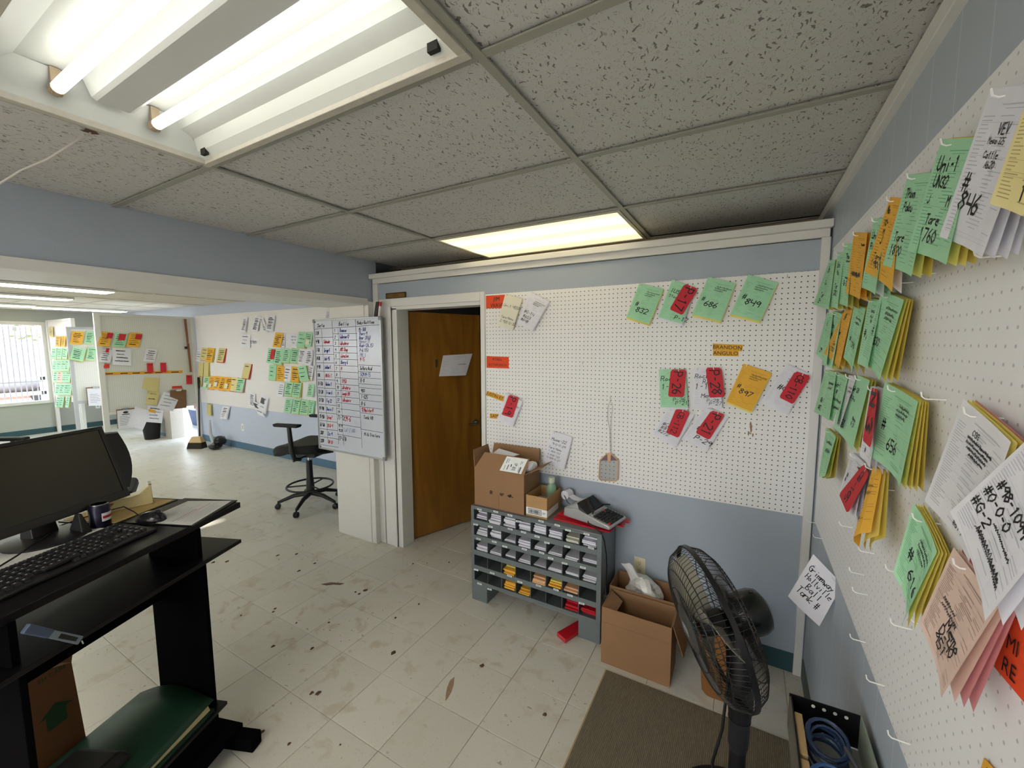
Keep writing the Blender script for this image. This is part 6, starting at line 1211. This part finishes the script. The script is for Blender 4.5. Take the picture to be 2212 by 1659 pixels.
mb = MB(); mb.slab([X(*q, XPF+.006) for q in ((220, 804.5), (394, 800), (394, 805.5), (220, 811))], (.002, 0, 0)); o = mb.build('orange_strip', paper('strip')); tag(o, 'long orange strip of names across the far partition', 'strip')
mb = MB()
for a in (228, 260, 286, 312, 335, 370): mb.slab([X(*q, XPF+.0085) for q in ((a, 806.7-(a-228)*.026), (a+16, 806.2-(a-228)*.026), (a+16, 808-(a-228)*.026), (a, 808.5-(a-228)*.026))], (.0005, 0, 0))
mb.build('name_print', m_ink, o)
def clipboard(label, q, m, sheet=None, logo=False, plane=XPF, off=.03):
    cs = [X(x, y, plane+off*(1+.3*(k > 1))) for k, (x, y) in enumerate(q)]; P = Patch(*cs); r_ = empty('clipboard', cs[0], label, 'clipboard', 'clipboards on the far stands')
    mb = MB(); mb.slab(P.c, P.n*-.006); mb.build('board', m, r_)
    mb = MB(); mb.slab([P(u, v)+P.n*.001 for u, v in ((.3, -.04), (.7, -.04), (.65, .06), (.35, .06))], P.n*.014); mb.build('clip', m_chrome, r_)
    if sheet:
        mb = MB(); Q = Patch(*[P(u, v)+P.n*.002 for u, v in ((.03, .06), (.97, .06), (.97, 1.02), (.03, 1.02))]); mb.grid(Q, 1, 1)
        rr = random.Random(3)
        if logo: mb.add([Q(.5+.16*cos(a), .13+.06*sin(a))+Q.n*.001 for a in [2*pi*k/14 for k in range(14)]], [list(range(14))], 1); ribbon(mb, Q, [(.3, .24), (.7, .24)], .012, 1)
        for k in range(6): ribbon(mb, Q, [(.15, .35+k*.09), (rr.uniform(.5, .85), .35+k*.09)], .006, 2)
        mb.build('sheet', [paper('white'), m_ink, m_print], r_)
    return r_
m_clip = mat('brown_hardboard', '#7b5a3a', .6)
clipboard('brown clipboard hanging at the right of the partition', [(368, 843), (402, 842), (403, 881), (366, 884)], m_clip)
clipboard('clipboard with a white logo sheet hanging low on the partition', [(251, 885), (290, 881), (293, 922), (254, 926)], m_clip, True, True)
clipboard('clipboard with a blank sheet on the grey framed stand', [(186, 837), (226, 835), (228, 875), (190, 876)], m_clip, True, plane=XS2)
mb = MB(); mb.slab([X(*q, XPF+.02) for q in ((397, 689), (402, 689), (407, 740), (403, 741))], (.012, 0, 0)); mb.slab([X(*q, XPF+.02) for q in ((403, 741), (408, 741), (414, 803), (410, 804))], (.012, 0, 0)); tag(mb.build('wooden_ruler', mat('brown_stick_wood', '#8a5c3a', .6)), 'long brown wooden stick hanging at the right of the partition', 'stick')
mb = MB(); mb.slab([X(*q, XPF+.03) for q in ((398, 749), (404, 748), (404, 754), (399, 754))], (.02, 0, 0)); tag(mb.build('stick_clamp', m_dark), 'small black clamp on the brown wooden stick', 'clamp')
S2 = lambda lb, q, col, **k: fpad(s2, 0, XS2, 1, lb, q, col, group='papers on the grey framed stand', **k)
w1 = lambda x, y, w_, h, s=.2, t=.08: fq(x*.1808, 660+y*.1808, w_*.1808, h*.1808, s, t)
for i, (lb, q, col, k) in enumerate([('orange pad at the top left of the grey framed stand', w1(920, 380, 140, 150), 'orange', dict(back='pale')), ('upper green pad beside the partition upright', w1(1072, 380, 105, 150), 'green', dict(back='pale')), ('lower left green pad on the grey framed stand', w1(930, 565, 160, 150, .3, .2), 'green', dict(back='olive')), ('lower green pad beside the partition upright', w1(1090, 572, 105, 155), 'green', dict(back='pale'))]): S2(lb, q, col, seed=300+i, **k)
S3 = lambda lb, q, col, **k: fpad(s3, 1, Y3, -1, lb, q, col, group='tickets on the window wall screen', **k)
lst = [('dull yellow pad high on the screen near the window', w1(608, 312, 50, 125, 0), 'manila', {}), ('left orange pad on the window wall screen', w1(692, 425, 58, 125, .05), 'orange', {}), ('right orange pad on the window wall screen', w1(757, 425, 45, 130, .1), 'orange', {})]
for r_, (y, xs, nm) in enumerate([(570, (645, 710, 775), 'first'), (715, (655, 705, 755, 800), 'second'), (850, (660, 712, 768, 810), 'third'), (1000, (690, 740, 790, 825), 'fourth'), (1150, (692, 738, 808), 'lowest')]):
    for c_, x in enumerate(xs): lst.append(('%s pad of the %s green row on the window wall screen' % (['leftmost', 'second', 'third', 'fourth'][c_], nm), w1(x, y, 60 if r_ < 4 else 42, 130, .1 if r_ < 3 else .15), 'pink' if (r_, c_) == (2, 1) else 'green', dict(back='pale' if r_ % 2 else 'olive', lines=4)))
for i, (lb, q, col, k) in enumerate(lst): S3(lb, q, col, seed=400+i, **k)
# ================================================================ far room: floor things
tc_ = empty('trash_can', (-9.42, 3.24, 0), 'black plastic trash can on the floor behind the partition', 'trash can')
MB().lathe([(.105, 0), (.11, .01), (.145, .36), (.152, .37), (.152, .385), (.14, .385), (.10, .03)], (-9.42, 3.24, 0), n=20).build('bin', m_black, tc_, smooth=40)
co = empty('counter', (-9.5, 3.5, 0), 'white counter end with a brown top behind the partition', 'counter')
bx((-9.30, 3.40, 0), (-9.06, 3.60, .80), 'end_panel', mat('offwhite_panel', '#b5aea2', .6), co); bx((-10.1, 3.44, .06), (-9.30, 3.60, .80), 'front_panel', mat('grey_counter_panel', '#a3a7a8', .5), co); bx((-10.1, 3.45, 0), (-9.30, 3.58, .06), 'kick_board', m_bluebase, co); bx((-10.15, 3.36, .80), (-9.03, 3.62, .83), 'worktop', m_clip, co)
oc = empty('storage_bin', (-9.75, 4.4, -.03), 'dark blue storage bin outside the bright doorway', 'bin')
MB().hexa([(-10.3, 4.25, -.03), (-9.45, 4.25, -.03), (-9.45, 4.75, -.03), (-10.3, 4.75, -.03), (-10.35, 4.2, .34), (-9.4, 4.2, .34), (-9.4, 4.8, .34), (-10.35, 4.8, .34)]).build('tub', mat('dark_blue_plastic', '#2e3f63', .5), oc); bx((-10.37, 4.18, .34), (-9.38, 4.82, .37), 'lid', mat('pale_bin_lid', '#c9c0b8', .5), oc, bevel=.005)
carton('cardboard_box', 'reddish carton on top of the blue bin outside the doorway', -10.2, -9.5, 4.25, 4.7, .372, .60, mat('reddish_carton', '#a5715a', .8))
br = empty('broom', (-7.85, 3.36, 0), 'push broom with dark handle and tan block leaning in the far corner', 'broom')
MB().tube([(-7.9, 3.34, .10), (-8.34, 3.58, 1.12)], .013, 10).build('handle', mat('dark_broom_handle', '#2b2226', .4), br, smooth=40); MB().tube([(-8.27, 3.545, .96), (-8.35, 3.585, 1.14)], .018, 10).build('grip', m_black, br, smooth=40)
T8 = Matrix.Translation((-7.9, 3.30, 0)) @ Matrix.Rotation(.5, 4, 'Z')
m = MB(); m.T = T8; m.hexa([(-.11, -.05, .10), (.11, -.05, .10), (.11, .05, .10), (-.11, .05, .10), (-.07, -.02, .19), (.07, -.02, .19), (.07, .04, .19), (-.07, .04, .19)]); m.build('block', mat('tan_wood_block', '#c9ab7c', .6), br)
m = MB(); m.T = T8; m.hexa([(-.125, -.075, 0), (.125, -.075, 0), (.125, .06, 0), (-.125, .06, 0), (-.11, -.05, .10), (.11, -.05, .10), (.11, .05, .10), (-.11, .05, .10)]); m.build('bristles', mat('dark_bristle', '#2b2720', .9, bump=.6, bscale=120), br)
hv = empty('hand_vacuum', (-7.55, 3.45, 0), 'black hand vacuum with a pale hose on the floor by the far wall', 'vacuum')
m_hv = mat('black_vacuum_plastic', '#151618', .3)
crumple('body', (-7.52, 3.47, .14), (.11, .09, .085), m_hv, hv, seed=5, amp=.25); crumple('canister', (-7.56, 3.40, .05), (.12, .08, .05), m_hv, hv, seed=6, amp=.25)
MB().tube([(-7.62, 3.42, .08), (-7.82, 3.47, .22), (-7.98, 3.55, .42)], [.03, .025, .012], 8).build('hose', mat('pale_clear_hose', '#b9bcc0', .3), hv, smooth=50)
for (q, pl, ax_, lb) in (((525, 923), YN, 1, 'small white outlet plate on the far pale blue wall'), ((211, 876), XF, 0, 'small white outlet plate under the window wall')):
    p_ = Y(*q, pl) if ax_ else X(*q, pl); t = empty('wall_plate', p_, lb, 'outlet'); d_ = V((.035, .006, .06)) if ax_ else V((.006, .035, .06)); dd = V((0, -.003, 0)) if ax_ else V((.003, 0, 0))
    MB().box(p_-d_, p_+d_).build('cover_plate', m_white, t)
    mb = MB(); d2 = V((.012, .0072, .03)) if ax_ else V((.0072, .012, .03)); mb.box(p_-d2, p_+d2); mb.build('receptacle', mat('grey_slot', '#b0b0b0'), t)
# ================================================================ outside the barred window
m_leaf = mat('dusty_leaf', '#6f7f5c', .8, var=.25, scale=3); m_bark = mat('pale_bark', '#8b7a68', .9)
for i, (x, y, h_, r_) in enumerate([(-24, 5.2, 5.2, 1.9), (-30, 2.0, 5.5, 2.2), (-33, 9.2, 6, 2.4)]):
    t = empty('tree', (x, y, -.21), ['bushy tree outside, right half of the barred window', 'bushy tree outside, left part of the barred window', 'tall tree outside, hidden edge of the barred window'][i], 'tree', 'trees outside the window')
    MB().tube([(x, y, -.21), (x+.1, y+.1, h_*.45), (x, y, h_*.7)], [.16, .12, .05], 8).build('trunk', m_bark, t)
    mb = MB(); rr = random.Random(i)
    for k in range(900):
        d_ = V((rr.gauss(0, 1), rr.gauss(0, 1), rr.gauss(0, .8))).normalized()*r_*rr.uniform(.55, 1.05); c_ = V((x, y, h_*.72))+d_
        a = V((rr.gauss(0, 1), rr.gauss(0, 1), rr.gauss(0, 1))).normalized(); b = a.orthogonal().normalized(); s_ = rr.uniform(.10, .2); mb.quad(c_-a*s_, c_+b*s_*.5, c_+a*s_, c_-b*s_*.5)
    mb.build('foliage', m_leaf, t, kind='stuff')
tk = empty('tank', (-21, 3.7, -.21), 'round pale tank on a trailer outside the barred window', 'tank')
MB().lathe([(.3, -1.3), (.75, -1.15), (.8, 0), (.75, 1.15), (.3, 1.3)], (-21, 3.4, .95), (0, 1, 0), 24).build('shell', mat('pale_grey_tank', '#9aa2ad', .4), tk, smooth=40)
bx((-21.7, 2.0, .0), (-20.3, 4.9, .18), 'trailer_bed', mat('rust_red_steel', '#a86a56', .6), tk)
for y in (2.6, 4.2): MB().lathe([(.28, -.1), (.28, .1)], (-20.2, y, .07), (1, 0, 0), 18).build('wheel', m_black, tk)
fn = empty('yard_fence', (-19, 3, -.21), 'low white rail fence outside the barred window', 'fence')
for z in (.35, .75): bx((-17.05, -3, z), (-17, 8, z+.1), 'rail', m_white, fn)
for k in range(6): bx((-17.1, -2.5+k*2, -.21), (-17.0, -2.4+k*2, .95), 'post', m_white, fn)
